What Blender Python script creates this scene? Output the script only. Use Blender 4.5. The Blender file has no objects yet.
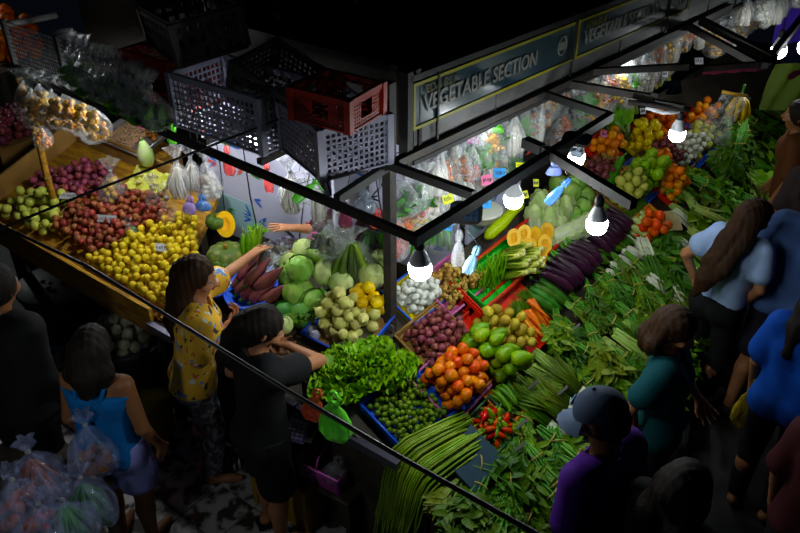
import bpy, math, random
import numpy as np
from mathutils import Vector, Matrix, Euler, Quaternion
rnd = random.Random(7)
sc = bpy.context.scene
col = sc.collection
# ---------------------------------------------------------------- camera, world, exposure
cam = bpy.data.cameras.new('camera'); cam.sensor_width = 36; cam.lens = 768 / 800 * 36
cam.clip_start = .05; cam.clip_end = 200
camo = bpy.data.objects.new('camera', cam); col.objects.link(camo)
camo.location = (0, 0, 3.6); camo.rotation_euler = (math.radians(57), 0, math.radians(37.4))
sc.camera = camo
wd = bpy.data.worlds.new('night'); sc.world = wd; wd.use_nodes = True
wd.node_tree.nodes['Background'].inputs[0].default_value = (.35, .5, .9, 1)
wd.node_tree.nodes['Background'].inputs[1].default_value = .0035
vs = sc.view_settings; vs.view_transform = 'Standard'; vs.look = 'None'; vs.exposure = 0.0; vs.gamma = 1; vs.use_curve_mapping = False
BULB = 150.0
# ---------------------------------------------------------------- measuring helpers: a sight line met with a real surface
F_, P_, Y_, H_ = 768., math.radians(33), math.radians(37.4), 3.6
FW = Vector((-math.sin(Y_) * math.cos(P_), math.cos(Y_) * math.cos(P_), -math.sin(P_)))
RT = Vector((math.cos(Y_), math.sin(Y_), 0)); UP = RT.cross(FW); CC = Vector((0, 0, H_))
def ray(px, py): return FW * F_ + RT * (px - 400) - UP * (py - 266.5)
def W(px, py, z): d = ray(px, py); return CC + d * ((z - H_) / d.z)
def onp(px, py, n, c): d = ray(px, py); n = Vector(n); return CC + d * ((c - n.dot(CC)) / n.dot(d))
SR, SL = .55, .33                       # slopes of the two display stands
def zR(x): return .40 + (-1.0 - x) * SR
def zL(y): return .82 + (y - 2.05) * SL
def R_(px, py, dz=0): return onp(px, py, (SR, 0, 1), .40 - SR + dz)
def L_(px, py, dz=0): return onp(px, py, (0, -SL, 1), .82 - SL * 2.05 + dz)
def frame(ex, ey, ez, o):
    return Matrix(((ex[0], ey[0], ez[0], o[0]), (ex[1], ey[1], ez[1], o[1]), (ex[2], ey[2], ez[2], o[2]), (0, 0, 0, 1)))
def FR(p, slope=SR):                    # local x along the aisle, local y up the slope, z out of it
    a = math.atan(slope); c, s = math.cos(a), math.sin(a)
    return frame((0, 1, 0), (-c, 0, s), (s, 0, c), p)
def FL(p, slope=SL):
    a = math.atan(slope); c, s = math.cos(a), math.sin(a)
    return frame((1, 0, 0), (0, c, s), (0, -s, c), p)
# ---------------------------------------------------------------- materials
MATS = {}
def vivid(c, k=1.25):
    g = .3 * c[0] + .6 * c[1] + .1 * c[2]; return tuple(min(.95, max(.0, g + (x - g) * k)) for x in c)
def mat(name, c, rough=.5, var=0., c2=None, ns=8., nlo=.4, nhi=.6, bump=0., bs=40., metal=0., alpha=1., emit=0., spec=.3, trans=0., stretch=None, coat=0.):
    if name in MATS: return MATS[name]
    c = vivid(c); c2 = vivid(c2) if c2 else None
    m = bpy.data.materials.new(name); m.use_nodes = True; nt = m.node_tree; N = nt.nodes; L = nt.links
    b = N['Principled BSDF']
    b.inputs['Roughness'].default_value = rough; b.inputs['Metallic'].default_value = metal
    b.inputs['Specular IOR Level'].default_value = spec
    if coat: b.inputs['Coat Weight'].default_value = coat; b.inputs['Coat Roughness'].default_value = .15
    if trans: b.inputs['Transmission Weight'].default_value = trans
    if alpha < 1: b.inputs['Alpha'].default_value = alpha
    rgb = N.new('ShaderNodeRGB'); rgb.outputs[0].default_value = (*c, 1); out = rgb.outputs[0]
    if c2 or bump:
        tc = N.new('ShaderNodeTexCoord'); src = tc.outputs['Object']
        if stretch:
            mp = N.new('ShaderNodeMapping'); mp.inputs['Scale'].default_value = stretch; L.new(src, mp.inputs[0]); src = mp.outputs[0]
    if c2:
        nz = N.new('ShaderNodeTexNoise'); nz.inputs['Scale'].default_value = ns; nz.inputs['Detail'].default_value = 4
        L.new(src, nz.inputs['Vector'])
        rp = N.new('ShaderNodeValToRGB'); rp.color_ramp.elements[0].position = nlo; rp.color_ramp.elements[1].position = nhi
        rp.color_ramp.elements[0].color = (*c, 1); rp.color_ramp.elements[1].color = (*c2, 1)
        L.new(nz.outputs['Fac'], rp.inputs[0]); out = rp.outputs[0]
    if var:
        oi = N.new('ShaderNodeObjectInfo'); hs = N.new('ShaderNodeHueSaturation')
        mr = N.new('ShaderNodeMapRange'); mr.inputs[3].default_value = 1 - var; mr.inputs[4].default_value = 1 + var * .7
        L.new(oi.outputs['Random'], mr.inputs[0]); L.new(mr.outputs[0], hs.inputs['Value'])
        m2 = N.new('ShaderNodeMath'); m2.operation = 'MULTIPLY'; m2.inputs[1].default_value = 7.31; L.new(oi.outputs['Random'], m2.inputs[0])
        m3 = N.new('ShaderNodeMath'); m3.operation = 'FRACT'; L.new(m2.outputs[0], m3.inputs[0])
        mh = N.new('ShaderNodeMapRange'); mh.inputs[3].default_value = .5 - var * .07; mh.inputs[4].default_value = .5 + var * .07
        L.new(m3.outputs[0], mh.inputs[0]); L.new(mh.outputs[0], hs.inputs['Hue'])
        L.new(out, hs.inputs['Color']); out = hs.outputs[0]
    L.new(out, b.inputs['Base Color'])
    if emit:
        L.new(out, b.inputs['Emission Color']); b.inputs['Emission Strength'].default_value = emit
    if bump:
        nb = N.new('ShaderNodeTexNoise'); nb.inputs['Scale'].default_value = bs; nb.inputs['Detail'].default_value = 3; L.new(src, nb.inputs['Vector'])
        bp = N.new('ShaderNodeBump'); bp.inputs['Strength'].default_value = bump; bp.inputs['Distance'].default_value = .01
        L.new(nb.outputs['Fac'], bp.inputs['Height']); L.new(bp.outputs[0], b.inputs['Normal'])
    MATS[name] = m; return m
def plastic(name, c, a=.3, rough=.18):
    """thin clear film: part see-through, part glossy"""
    if name in MATS: return MATS[name]
    m = bpy.data.materials.new(name); m.use_nodes = True; nt = m.node_tree; N = nt.nodes; L = nt.links
    b = N['Principled BSDF']; b.inputs['Base Color'].default_value = (*c, 1); b.inputs['Roughness'].default_value = rough
    b.inputs['Specular IOR Level'].default_value = .8
    tc = N.new('ShaderNodeTexCoord'); nz = N.new('ShaderNodeTexNoise'); nz.inputs['Scale'].default_value = 16; nz.inputs['Detail'].default_value = 3
    mp = N.new('ShaderNodeMapping'); mp.inputs['Scale'].default_value = (1.6, 1.6, .5); L.new(tc.outputs['Object'], mp.inputs[0]); L.new(mp.outputs[0], nz.inputs['Vector'])
    mr = N.new('ShaderNodeMapRange'); mr.inputs[1].default_value = .35; mr.inputs[2].default_value = .7; mr.inputs[3].default_value = a * .45; mr.inputs[4].default_value = min(1, a * 1.8)
    L.new(nz.outputs['Fac'], mr.inputs[0]); L.new(mr.outputs[0], b.inputs['Alpha'])
    bp = N.new('ShaderNodeBump'); bp.inputs['Strength'].default_value = .9; bp.inputs['Distance'].default_value = .02
    L.new(nz.outputs['Fac'], bp.inputs['Height']); L.new(bp.outputs[0], b.inputs['Normal'])
    MATS[name] = m; return m
# ---------------------------------------------------------------- mesh building
class MB:
    def __init__(s): s.v = []; s.f = []
    def add(s, vs, fs):
        o = len(s.v); s.v.extend(tuple(p) for p in vs); s.f.extend(tuple(i + o for i in f) for f in fs); return s
    def box(s, c, h, M=None):
        x, y, z = h; vs = [Vector((c[0] + a * x, c[1] + b * y, c[2] + d * z)) for a in (-1, 1) for b in (-1, 1) for d in (-1, 1)]
        if M is not None: vs = [M @ p for p in vs]
        return s.add(vs, [(0, 1, 3, 2), (4, 6, 7, 5), (0, 4, 5, 1), (2, 3, 7, 6), (0, 2, 6, 4), (1, 5, 7, 3)])
    def bar(s, a, b, w, h=None):       # rectangular bar from a to b
        a = Vector(a); b = Vector(b); d = b - a; l = d.length; d.normalize(); h = h or w
        u = d.cross(Vector((0, 0, 1))); u = Vector((1, 0, 0)) if u.length < 1e-4 else u.normalized(); n = u.cross(d)
        return s.box((0, 0, 0), (w / 2, l / 2, h / 2), frame(u, d, n, (a + b) / 2))
    def tube(s, pts, rad, n=8, caps=True):
        pts = [Vector(p) for p in pts]; k = len(pts)
        if not hasattr(rad, '__len__'): rad = [rad] * k
        t = (pts[1] - pts[0]).normalized(); u = t.orthogonal().normalized(); vs = []
        for i in range(k):
            t2 = (pts[min(i + 1, k - 1)] - pts[max(i - 1, 0)])
            t2 = t2.normalized() if t2.length > 1e-9 else t
            u = (u - t2 * u.dot(t2)); u = u.normalized() if u.length > 1e-6 else t2.orthogonal().normalized(); w = t2.cross(u)
            for j in range(n):
                a = 2 * math.pi * j / n; vs.append(pts[i] + (u * math.cos(a) + w * math.sin(a)) * rad[i])
        fs = [(i * n + j, i * n + (j + 1) % n, (i + 1) * n + (j + 1) % n, (i + 1) * n + j) for i in range(k - 1) for j in range(n)]
        if caps: fs += [tuple(range(n - 1, -1, -1)), tuple((k - 1) * n + j for j in range(n))]
        return s.add(vs, fs)
    def lathe(s, prof, n=12, M=None, wob=None):   # prof: (r,z) from bottom to top; wob(a,z)->factor
        vs = []; k = len(prof)
        for r, z in prof:
            for j in range(n):
                a = 2 * math.pi * j / n; q = r * (wob(a, z) if wob else 1); vs.append(Vector((q * math.cos(a), q * math.sin(a), z)))
        if M is not None: vs = [M @ p for p in vs]
        fs = [(i * n + j, i * n + (j + 1) % n, (i + 1) * n + (j + 1) % n, (i + 1) * n + j) for i in range(k - 1) for j in range(n)]
        fs += [tuple(range(n - 1, -1, -1)), tuple((k - 1) * n + j for j in range(n))]
        return s.add(vs, fs)
    def ball(s, c, r, n=10, m=6, M=None):
        if not hasattr(r, '__len__'): r = (r, r, r)
        prof = []
        vs = [(c[0], c[1], c[2] - r[2])]
        for i in range(1, m):
            t = -math.pi / 2 + math.pi * i / m
            for j in range(n):
                a = 2 * math.pi * j / n; vs.append((c[0] + r[0] * math.cos(t) * math.cos(a), c[1] + r[1] * math.cos(t) * math.sin(a), c[2] + r[2] * math.sin(t)))
        vs.append((c[0], c[1], c[2] + r[2])); e = len(vs) - 1
        fs = [(0, 1 + (j + 1) % n, 1 + j) for j in range(n)]
        for i in range(m - 2):
            o = 1 + i * n; fs += [(o + j, o + (j + 1) % n, o + n + (j + 1) % n, o + n + j) for j in range(n)]
        o = 1 + (m - 2) * n; fs += [(o + j, o + (j + 1) % n, e) for j in range(n)]
        vs = [Vector(p) for p in vs]
        if M is not None: vs = [M @ p for p in vs]
        return s.add(vs, fs)
    def leaf(s, base, d, up, L, Wd, droop=.3, fold=.25, seg=3):   # folded pointed blade
        base = Vector(base); d = Vector(d).normalized(); sd = d.cross(Vector(up))
        sd = sd.normalized() if sd.length > 1e-5 else d.orthogonal().normalized(); n = sd.cross(d).normalized(); vs = []
        for i in range(seg + 1):
            t = i / seg; w = Wd * math.sin(math.pi * min(.97, .12 + .88 * t)) ** .8 * (1 if i < seg else .25)
            c = base + d * (L * t) + n * (-droop * L * t * t)
            vs += [c - sd * w + n * w * fold, c, c + sd * w + n * w * fold]
        fs = []
        for i in range(seg):
            o = i * 3; fs += [(o, o + 1, o + 4, o + 3), (o + 1, o + 2, o + 5, o + 4)]
        return s.add(vs, fs)
    def mesh(s, name, m, smooth=True):
        me = bpy.data.meshes.new(name); me.from_pydata([tuple(p) for p in s.v], [], s.f)
        if smooth: me.polygons.foreach_set('use_smooth', [True] * len(me.polygons))
        me.materials.append(m); me.update(); return me
    def build(s, name, m, parent=None, smooth=True, M=None):
        return link(name, s.mesh(name, m, smooth), parent, M)
def link(name, data, parent=None, M=None):
    o = bpy.data.objects.new(name, data); col.objects.link(o)
    if parent: o.parent = parent
    if M is not None: o.matrix_basis = M
    return o
def tag(o, label, cat, group=None, kind=None):
    o['label'] = label; o['category'] = cat
    if group: o['group'] = group
    if kind: o['kind'] = kind
    return o
def empty(name, M=None):
    o = link(name, None, None, M if M is not None else Matrix()); o.empty_display_size = .05; return o
def thing(name, label, cat, M=None, group=None): return tag(empty(name, M), label, cat, group)
def struct(o): o['kind'] = 'structure'; return o
def copytree(o, parent=None):
    c = o.copy(); col.objects.link(c); c.parent = parent
    for ch in o.children: copytree(ch, c)
    return c
class Proto:                            # first use moves the model itself, later uses copy it with its parts
    REG = []
    def __init__(s, o): s.o = o; s.used = False; Proto.REG.append(s)
    def put(s, M, label=None, group=None, cat=None):
        o = copytree(s.o) if s.used else s.o; s.used = True
        o.matrix_basis = M
        if label: o['label'] = label
        if group: o['group'] = group
        if cat: o['category'] = cat
        return o
def TRS(p, e=(0, 0, 0), s=1.):
    S = Matrix.Diagonal((s, s, s, 1)) if not hasattr(s, '__len__') else Matrix.Diagonal((*s, 1))
    return Matrix.Translation(Vector(p)) @ Euler(e).to_matrix().to_4x4() @ S
def align(d, roll=0.):                  # matrix turning +Z to d
    return (Vector((0, 0, 1)).rotation_difference(Vector(d)) @ Quaternion((0, 0, 1), roll)).to_matrix().to_4x4()
# ================================================================ STRUCTURE
M_dark = mat('dark_steel', (.012, .012, .012), .55, bump=.2)
M_rust = mat('painted_frame', (.018, .018, .02), .6, c2=(.035, .028, .022), ns=14, bump=.2)
M_black = mat('black_rubber', (.006, .006, .007), .5)
M_wood = mat('tray_wood', (.52, .31, .08), .6, c2=(.28, .15, .05), ns=6, stretch=(1, 6, 6), bump=.3)
M_card = mat('cardboard', (.36, .22, .09), .8, c2=(.27, .16, .06), ns=5)
M_board = mat('stand_board', (.035, .03, .025), .7, c2=(.06, .05, .035), ns=7, bump=.2)
# floor: separate tiles with recessed joints
M_tile = mat('worn_tile', (.42, .42, .41), .35, c2=(.045, .04, .035), ns=9, nlo=.47, nhi=.56, bump=.25, bs=25)
M_grout = mat('grout', (.02, .018, .015), .8)
M_aisle = mat('wet_concrete', (.014, .014, .015), .45, c2=(.026, .025, .024), ns=3, bump=.35, bs=30)
fl = struct(MB().box((-2, 4, -.06), (9, 9, .045)).build('floor', M_aisle, smooth=False)); fl['label'] = 'dark wet concrete market floor'
bed = MB().box((-3.2, 1.4, -.012), (1.65, 1.25, .005)).build('grout_bed', M_grout, fl, False)
tm = None
for i in range(11):
    for j in range(8):
        if tm is None:
            b = MB(); h = .1425
            b.add([(-h, -h, -.007), (h, -h, -.007), (h, h, -.007), (-h, h, -.007), (-h, -h, 0), (h, -h, 0), (h, h, 0), (-h, h, 0),
                   (-h + .006, -h + .006, .004), (h - .006, -h + .006, .004), (h - .006, h - .006, .004), (-h + .006, h - .006, .004)],
                  [(0, 1, 5, 4), (1, 2, 6, 5), (2, 3, 7, 6), (3, 0, 4, 7), (4, 5, 9, 8), (5, 6, 10, 9), (6, 7, 11, 10), (7, 4, 8, 11), (8, 9, 10, 11)])
            tm = b.mesh('tile', M_tile, False)
        x, y = -4.82 + .29 * i + .145 + .02, .40 + .29 * j + .145
        if x > -1.75 and y > 2.0: continue
        link('tile', tm, fl, TRS((x, y, rnd.uniform(-.002, .001)), (rnd.uniform(-.006, .006), rnd.uniform(-.006, .006), rnd.choice((0, 1, 2, 3)) * math.pi / 2)))
# ---- display stands
def quad_board(name, P, th, m, parent):
    P = [Vector(p) for p in P]; n = (P[1] - P[0]).cross(P[3] - P[0]).normalized()
    b = MB(); b.add([p for p in P] + [p - n * th for p in P], [(0, 1, 2, 3), (7, 6, 5, 4), (0, 4, 5, 1), (1, 5, 6, 2), (2, 6, 7, 3), (3, 7, 4, 0)])
    return b.build(name, m, parent, False)
st = thing('display_stand', 'long sloping dark produce stand running along the aisle', 'stand')
quad_board('top_board', [(-.98, 2.03, zR(-.98) - .02), (-.98, 9.2, zR(-.98) - .02), (-2.2, 9.2, zR(-2.2) - .02), (-2.2, 2.03, zR(-2.2) - .02)][::1], .02, M_board, st)
b = MB(); b.add([(-.98, 2.05, 0.02), (-2.2, 2.05, 0.02), (-2.2, 2.05, zR(-2.2) - .05), (-.98, 2.05, zR(-.98) - .05), (-.98, 2.07, 0.02), (-2.2, 2.07, 0.02), (-2.2, 2.07, zR(-2.2) - .05), (-.98, 2.07, zR(-.98) - .05)],
         [(0, 1, 2, 3), (7, 6, 5, 4), (0, 4, 5, 1), (1, 5, 6, 2), (2, 6, 7, 3), (3, 7, 4, 0)]); b.build('end_panel', M_board, st, False)
MB().box((-1.0, 5.6, .18), (.012, 3.55, .16)).build('front_panel', M_board, st, False)
for y in (2.2, 4, 6, 8, 9.1):
    MB().box((-2.15, y, .49), (.03, .03, .49)).build('leg', M_rust, st, False)
    MB().box((-1.06, y, .19), (.03, .03, .19)).build('leg', M_rust, st, False)
s2 = thing('corner_stand', 'dark sloping stand with metal edge holding cabbages and banana blossoms', 'stand')
quad_board('top_board', [(-3.42, 2.03, zL(2.03) - .02), (-2.22, 2.03, zL(2.03) - .02), (-2.22, 2.85, zL(2.85) - .02), (-3.42, 2.85, zL(2.85) - .02)], .02, M_board, s2)
MB().bar((-3.42, 2.0, .80), (-2.225, 2.02, .80), .035, .05).build('front_rail', mat('rail_steel', (.10, .10, .13), .35, metal=.6), s2, False)
MB().bar((-2.215, 2.02, .80), (-1.56, 2.03, .80), .035, .05).build('end_rail', mat('rail_steel', (.10, .10, .13), .35, metal=.6), st, False)
MB().box((-2.8, 2.1, .4), (.6, .012, .37)).build('front_panel', M_board, s2, False)
for x in (-3.38, -2.3): 
    for y in (2.06, 2.8): MB().box((x, y, .38), (.025, .025, .38)).build('leg', M_rust, s2, False)
# ---- corner post with name plate, posts under the frame
po = thing('corner_post', 'dark steel post carrying the corner of the stall roof', 'post')
MB().box((-2.1, 2.66, 1.2), (.025, .025, 1.2)).build('shaft', M_rust, po, False)
MB().box((-2.085, 2.632, 1.02), (.028, .004, .022)).build('plate', mat('plate_grey', (.12, .11, .10), .5), po, False)
# ---- roof
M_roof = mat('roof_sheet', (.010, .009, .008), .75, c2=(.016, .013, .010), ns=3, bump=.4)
rf = struct(link('ceiling_roof', None)); rf['label'] = 'dark corrugated stall roof seen from above'; rf.name = 'ceiling'
def corr(name, x0, x1, y0, y1, z0, z1, axis, m, parent, pitch=.075, amp=.009):
    b = MB(); n = int((x1 - x0) / pitch * 4); vs = []
    for i in range(n + 1):
        x = x0 + (x1 - x0) * i / n; z = amp * math.sin(2 * math.pi * (x - x0) / pitch)
        vs += [(x, y0, z0 + z), (x, y1, z1 + z)]
    b.add(vs, [(2 * i, 2 * i + 2, 2 * i + 3, 2 * i + 1) for i in range(n)])
    return b.build(name, m, parent)
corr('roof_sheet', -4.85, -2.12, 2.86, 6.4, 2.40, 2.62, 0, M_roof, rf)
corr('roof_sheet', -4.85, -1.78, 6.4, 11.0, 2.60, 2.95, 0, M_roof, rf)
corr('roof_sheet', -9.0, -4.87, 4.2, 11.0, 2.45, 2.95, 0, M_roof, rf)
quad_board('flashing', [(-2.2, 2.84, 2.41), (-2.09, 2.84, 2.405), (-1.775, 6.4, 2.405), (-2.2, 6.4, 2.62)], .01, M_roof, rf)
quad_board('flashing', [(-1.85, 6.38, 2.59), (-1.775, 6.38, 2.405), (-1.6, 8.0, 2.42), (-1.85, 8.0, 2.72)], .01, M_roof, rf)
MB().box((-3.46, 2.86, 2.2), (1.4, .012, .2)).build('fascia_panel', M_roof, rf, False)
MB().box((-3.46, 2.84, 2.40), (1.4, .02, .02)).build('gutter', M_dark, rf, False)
# ---- canopy frame: outer rails, inner beams, cross beams
cf = thing('canopy_frame', 'dark metal canopy frame projecting around the stall corner', 'frame')
z = 2.0
def beam(a, b2, w=.034, h=.04): MB().bar(a, b2, w, h).build('beam', M_dark if rnd.random() < .5 else M_rust, cf, False)
beam((-1.57, 2.14, z), (-1.50, 3.86, z), .04, .045); beam((-1.57, 2.16, z), (-4.85, 2.30, z), .03, .035)
beam((-2.07, 2.66, z), (-4.85, 2.70, z), .03, .035); beam((-2.07, 2.68, z), (-1.72, 6.6, z), .04)
beam((-2.07, 2.64, z), (-1.59, 2.62, z)); beam((-2.08, 2.62, z), (-2.05, 2.22, z))
beam((-1.56, 3.22, z + .01), (-.98, 2.95, z + .01), .04, .045); beam((-1.58, 3.24, z), (-1.70, 3.27, z), .05, .05)
beam((-1.94, 3.94, z), (-1.50, 3.86, z)); beam((-1.93, 4.45, z), (-1.46, 4.94, z), .035, .04); beam((-1.96, 4.21, z - .01), (-1.41, 4.30, z - .01), .035, .04)
beam((-1.42, 4.28, z), (-1.38, 4.92, z), .045, .05); beam((-1.40, 4.26, z - .02), (-1.24, 4.28, z - .02), .03, .035)
beam((-1.86, 5.9, z), (-1.10, 5.24, z), .04, .045); beam((-1.70, 5.85, z + .05), (-1.05, 5.36, z + .02), .05, .05); beam((-1.42, 4.9, z), (-1.08, 5.30, z), .03, .035); beam((-1.08, 5.25, z), (-1.2, 6.9, z), .045)
for x in (-3.62, -3.0, -2.6): beam((x, 2.28, z), (x, 2.69, z), .035, .03)
# ---- sign boards on the roof edge
a5 = math.radians(5.0); sx = Vector((math.sin(a5), math.cos(a5), 0)); so = Vector((-2.07, 2.80, 0))
sgn = lambda u, zz, off=0.: so + sx * u + Vector((math.cos(a5), -math.sin(a5), 0)) * off + Vector((0, 0, zz))
M_sign = mat('sign_green', (.018, .038, .045), .3, c2=(.010, .025, .036), ns=5, coat=.4)
M_edge = mat('sign_yellow', (.20, .19, .015), .5); M_let = mat('sign_letter', (.15, .15, .135), .5); M_let2 = mat('sign_letter_dim', (.07, .065, .02), .5)
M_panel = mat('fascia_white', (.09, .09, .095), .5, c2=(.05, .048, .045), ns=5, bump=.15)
SF = frame(sx, (0, 0, 1), (math.cos(a5), -math.sin(a5), 0), so)     # sign plane: local x along the aisle, y up, z outward
def text(t, size, x, y, m, parent, zz=.012, sxx=1., bold=.0):
    cu = bpy.data.curves.new('lettering', 'FONT'); cu.body = t; cu.size = size; cu.extrude = .002; cu.offset = bold; cu.materials.append(m); cu.resolution_u = 3
    o = bpy.data.objects.new('lettering', cu); col.objects.link(o); dg = bpy.context.evaluated_depsgraph_get()
    me = bpy.data.meshes.new_from_object(o.evaluated_get(dg)); bpy.data.objects.remove(o)
    return link('lettering', me, parent, TRS((x, y, zz), (0, 0, 0), (sxx, 1, 1)))
def signboard(u0, u1, z0, z1, label, l1, l2, dim):
    t = thing('sign_board', label, 'sign', SF.copy())
    MB().box(((u0 + u1) / 2, (z0 + z1) / 2, -.01), ((u1 - u0) / 2, (z1 - z0) / 2, .015)).build('panel', M_sign, t, False)
    for (c, h) in ((((u0 + u1) / 2, z0 + .008, .006), ((u1 - u0) / 2, .008, .006)), (((u0 + u1) / 2, z1 - .008, .006), ((u1 - u0) / 2, .008, .006)),
                   ((u0 + .008, (z0 + z1) / 2, .006), (.008, (z1 - z0) / 2 - .016, .006)), ((u1 - .008, (z0 + z1) / 2, .006), (.008, (z1 - z0) / 2 - .016, .006))):
        MB().box(c, h).build('border', M_edge, t, False)
    text(l2, .118, u0 + .075, z0 + .075, M_let, t, sxx=.86, bold=.002)
    text(l1, .062, u0 + .085, z0 + .165, M_let2, t, sxx=1.0)
    b = MB(); cx, cy = u1 - .13, z0 + .12
    for k in range(20):
        a, a2 = k * math.pi / 10, (k + 1) * math.pi / 10
        b.bar((cx + .042 * math.cos(a), cy + .055 * math.sin(a), .008), (cx + .042 * math.cos(a2), cy + .055 * math.sin(a2), .008), .008)
    for k in range(5): b.bar((cx - .02 + .01 * k, cy - .025, .007), (cx - .02 + .01 * k, cy + .02, .007), .005)
    b.build('emblem', M_let2 if dim else M_let, t, False)
    return t
signboard(0.0, 1.44, 2.125, 2.36, 'green sign board reading VEGETABLE SECTION at the roof corner, yellow border', 'EDA RLY', 'VEGETABLE SECTION', False)
signboard(1.47, 3.0, 2.125, 2.36, 'dim second sign board reading VEGETABLE SECTION further along the roof', 'EDA RLY', 'VEGETABLE SECTION', True)
t = thing('sign_board', 'blank dark sign board at the far end of the roof', 'sign', SF.copy())
MB().box((3.9, 2.24, -.01), (.87, .118, .015)).build('panel', mat('sign_blank', (.03, .035, .035), .4, c2=(.06, .06, .06), ns=3), t, False)
MB().box((3.9, 2.35, .006), (.87, .008, .006)).build('border', M_rust, t, False)
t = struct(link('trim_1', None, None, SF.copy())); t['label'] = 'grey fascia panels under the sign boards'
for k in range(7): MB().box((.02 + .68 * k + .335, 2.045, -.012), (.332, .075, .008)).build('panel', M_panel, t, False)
for k in range(4): MB().bar((.18 + 1.25 * k, 1.98, .012), (.18 + 1.25 * k, 2.37, .012), .012).build('strap', M_dark, t, False)
MB().box((2.4, 1.955, 0), (2.4, .012, .02)).build('ledge', M_dark, t, False)
MB().box((-.02, 2.18, -.02), (.018, .24, .03)).build('corner_strip', M_dark, t, False)
MB().box((2.4, 2.385, -.02), (2.42, .015, .03)).build('cap', M_dark, t, False)
# inside of the booth: dark back partition and white painted boards
pn = struct(MB().box((-2.75, 6.0, 1.1), (.02, 2.4, 1.1)).build('wall_back', mat('booth_back', (.06, .05, .045), .8, c2=(.10, .08, .06), ns=3), smooth=False)); pn['label'] = 'dark partition behind the hanging bags'
struct(MB().box((-4.2, 4.2, 1.1), (1.45, .02, 1.1)).build('wall_left', mat('booth_back2', (.02, .018, .016), .8), smooth=False))
M_pb = mat('painted_board', (.52, .53, .64), .5, c2=(.46, .47, .60), ns=2)
M_ink = mat('ink_dark', (.03, .03, .05), .6); M_blue = mat('ink_blue', (.05, .12, .5), .6); M_red = mat('ink_red', (.6, .12, .10), .6); M_grn = mat('ink_green', (.08, .22, .08), .6)
M_teal = mat('ink_teal', (.35, .52, .55), .6)
def painted(name_label, M, w, h, seed):
    r = random.Random(seed); t = thing('painted_board', name_label, 'board', M)
    MB().box((0, h / 2, -.01), (w / 2, h / 2, .01)).build('panel', M_pb, t, False)
    ns_ = 1 + int(w * 1.9)
    for k in range(ns_):
        x = -w / 2 + w * (k + .5 + r.uniform(-.2, .2)) / ns_; b = MB(); y = .04; ang = r.uniform(-.6, .6); pts = [(x, y, .002)]
        for q in range(5): y += h * .15; x += ang * .1 + r.uniform(-.015, .015); pts.append((x, y, .002))
        b.tube(pts, [.006, .005, .005, .004, .003, .002], 5).build('painted_stem', M_ink, t)
        for q in range(9):
            p = pts[r.randrange(1, 6)]; b = MB(); a0 = r.uniform(-.5, .5) + (0 if r.random() < .5 else math.pi)
            for g in range(4):
                a = a0 + r.uniform(-.7, .7); b.leaf((p[0] + math.cos(a0) * .04, p[1] + math.sin(a0) * .04, .003 + .0005 * g), (math.cos(a), math.sin(a), 0), (0, 0, 1), r.uniform(.06, .13), .0065, 0, 0.02, 3)
            b.build('painted_leaves', r.choice((M_ink, M_blue, M_blue, M_red, M_grn)), t)
    for q in (-1, 1): MB().box((q * (w / 2 - .03), -M.translation.z / 2, -.01), (.02, M.translation.z / 2, .01)).build('leg', M_board, t, False)
    b = MB().box((-w * .28, h * .18, .0012), (w * .2, h * .1, .001)).build('painted_wash', M_teal, t, False)
    return t
painted('white board painted with bamboo branches behind the squash and vendor', frame((1, 0, 0), (0, 0, 1), (0, -1, 0), (-3.48, 3.03, .80)), 1.06, 1.15, 3)
painted('white board painted with branches standing behind the vendor', frame((1, 0, 0), (0, 0, 1), (0, -1, 0), (-2.75, 3.46, .80)), 1.1, 1.15, 4)
painted('white board painted with plants between the hanging bags and napa cabbages', frame((0, 1, 0), (0, 0, 1), (1, 0, 0), (-2.225, 3.95, 1.02)), .66, .44, 5)
painted('narrow painted white board behind the corner post', frame((0, 1, 0), (0, 0, 1), (1, 0, 0), (-2.6, 2.95, 1.0)), .3, .95, 8)
# ================================================================ LAMPS
M_low = mat('lamp_glow_weak', (.90, .97, 1.0), .4, emit=BULB * .5); M_strong = mat('lamp_glow_strong', (.93, .98, 1.0), .4, emit=BULB * 1.6)
M_dim = mat('lamp_glow_soft', (.90, .97, 1.0), .4, emit=BULB * .32)
M_glow = mat('lamp_glow', (.90, .97, 1.0), .4, emit=BULB); M_lampbody = mat('lamp_body', (.8, .82, .85), .4); M_sock = mat('lamp_socket', (.03, .03, .035), .5)
def bulb_proto(k=1.):
    t = thing('light_bulb', 'x', 'light bulb')
    MB().lathe([(.004, -.066), (.028, -.062), (.043, -.048), (.050, -.026), (.050, -.005), (.046, .008)], 12).build('globe', M_glow, t)
    MB().lathe([(.0465, .008), (.047, .012), (.037, .04), (.022, .07), (.018, .075)], 12).build('housing', M_lampbody, t)
    so_ = MB().lathe([(.019, .075), (.022, .08), (.022, .11), (.012, .125), (.005, .13)], 10).build('socket', M_sock, t)
    MB().tube([(0, 0, .13), (.006, .003, .145), (.0, .0, .165)], .004, 5).build('cord', M_black, so_)
    return t
BP = Proto(bulb_proto())
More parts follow.
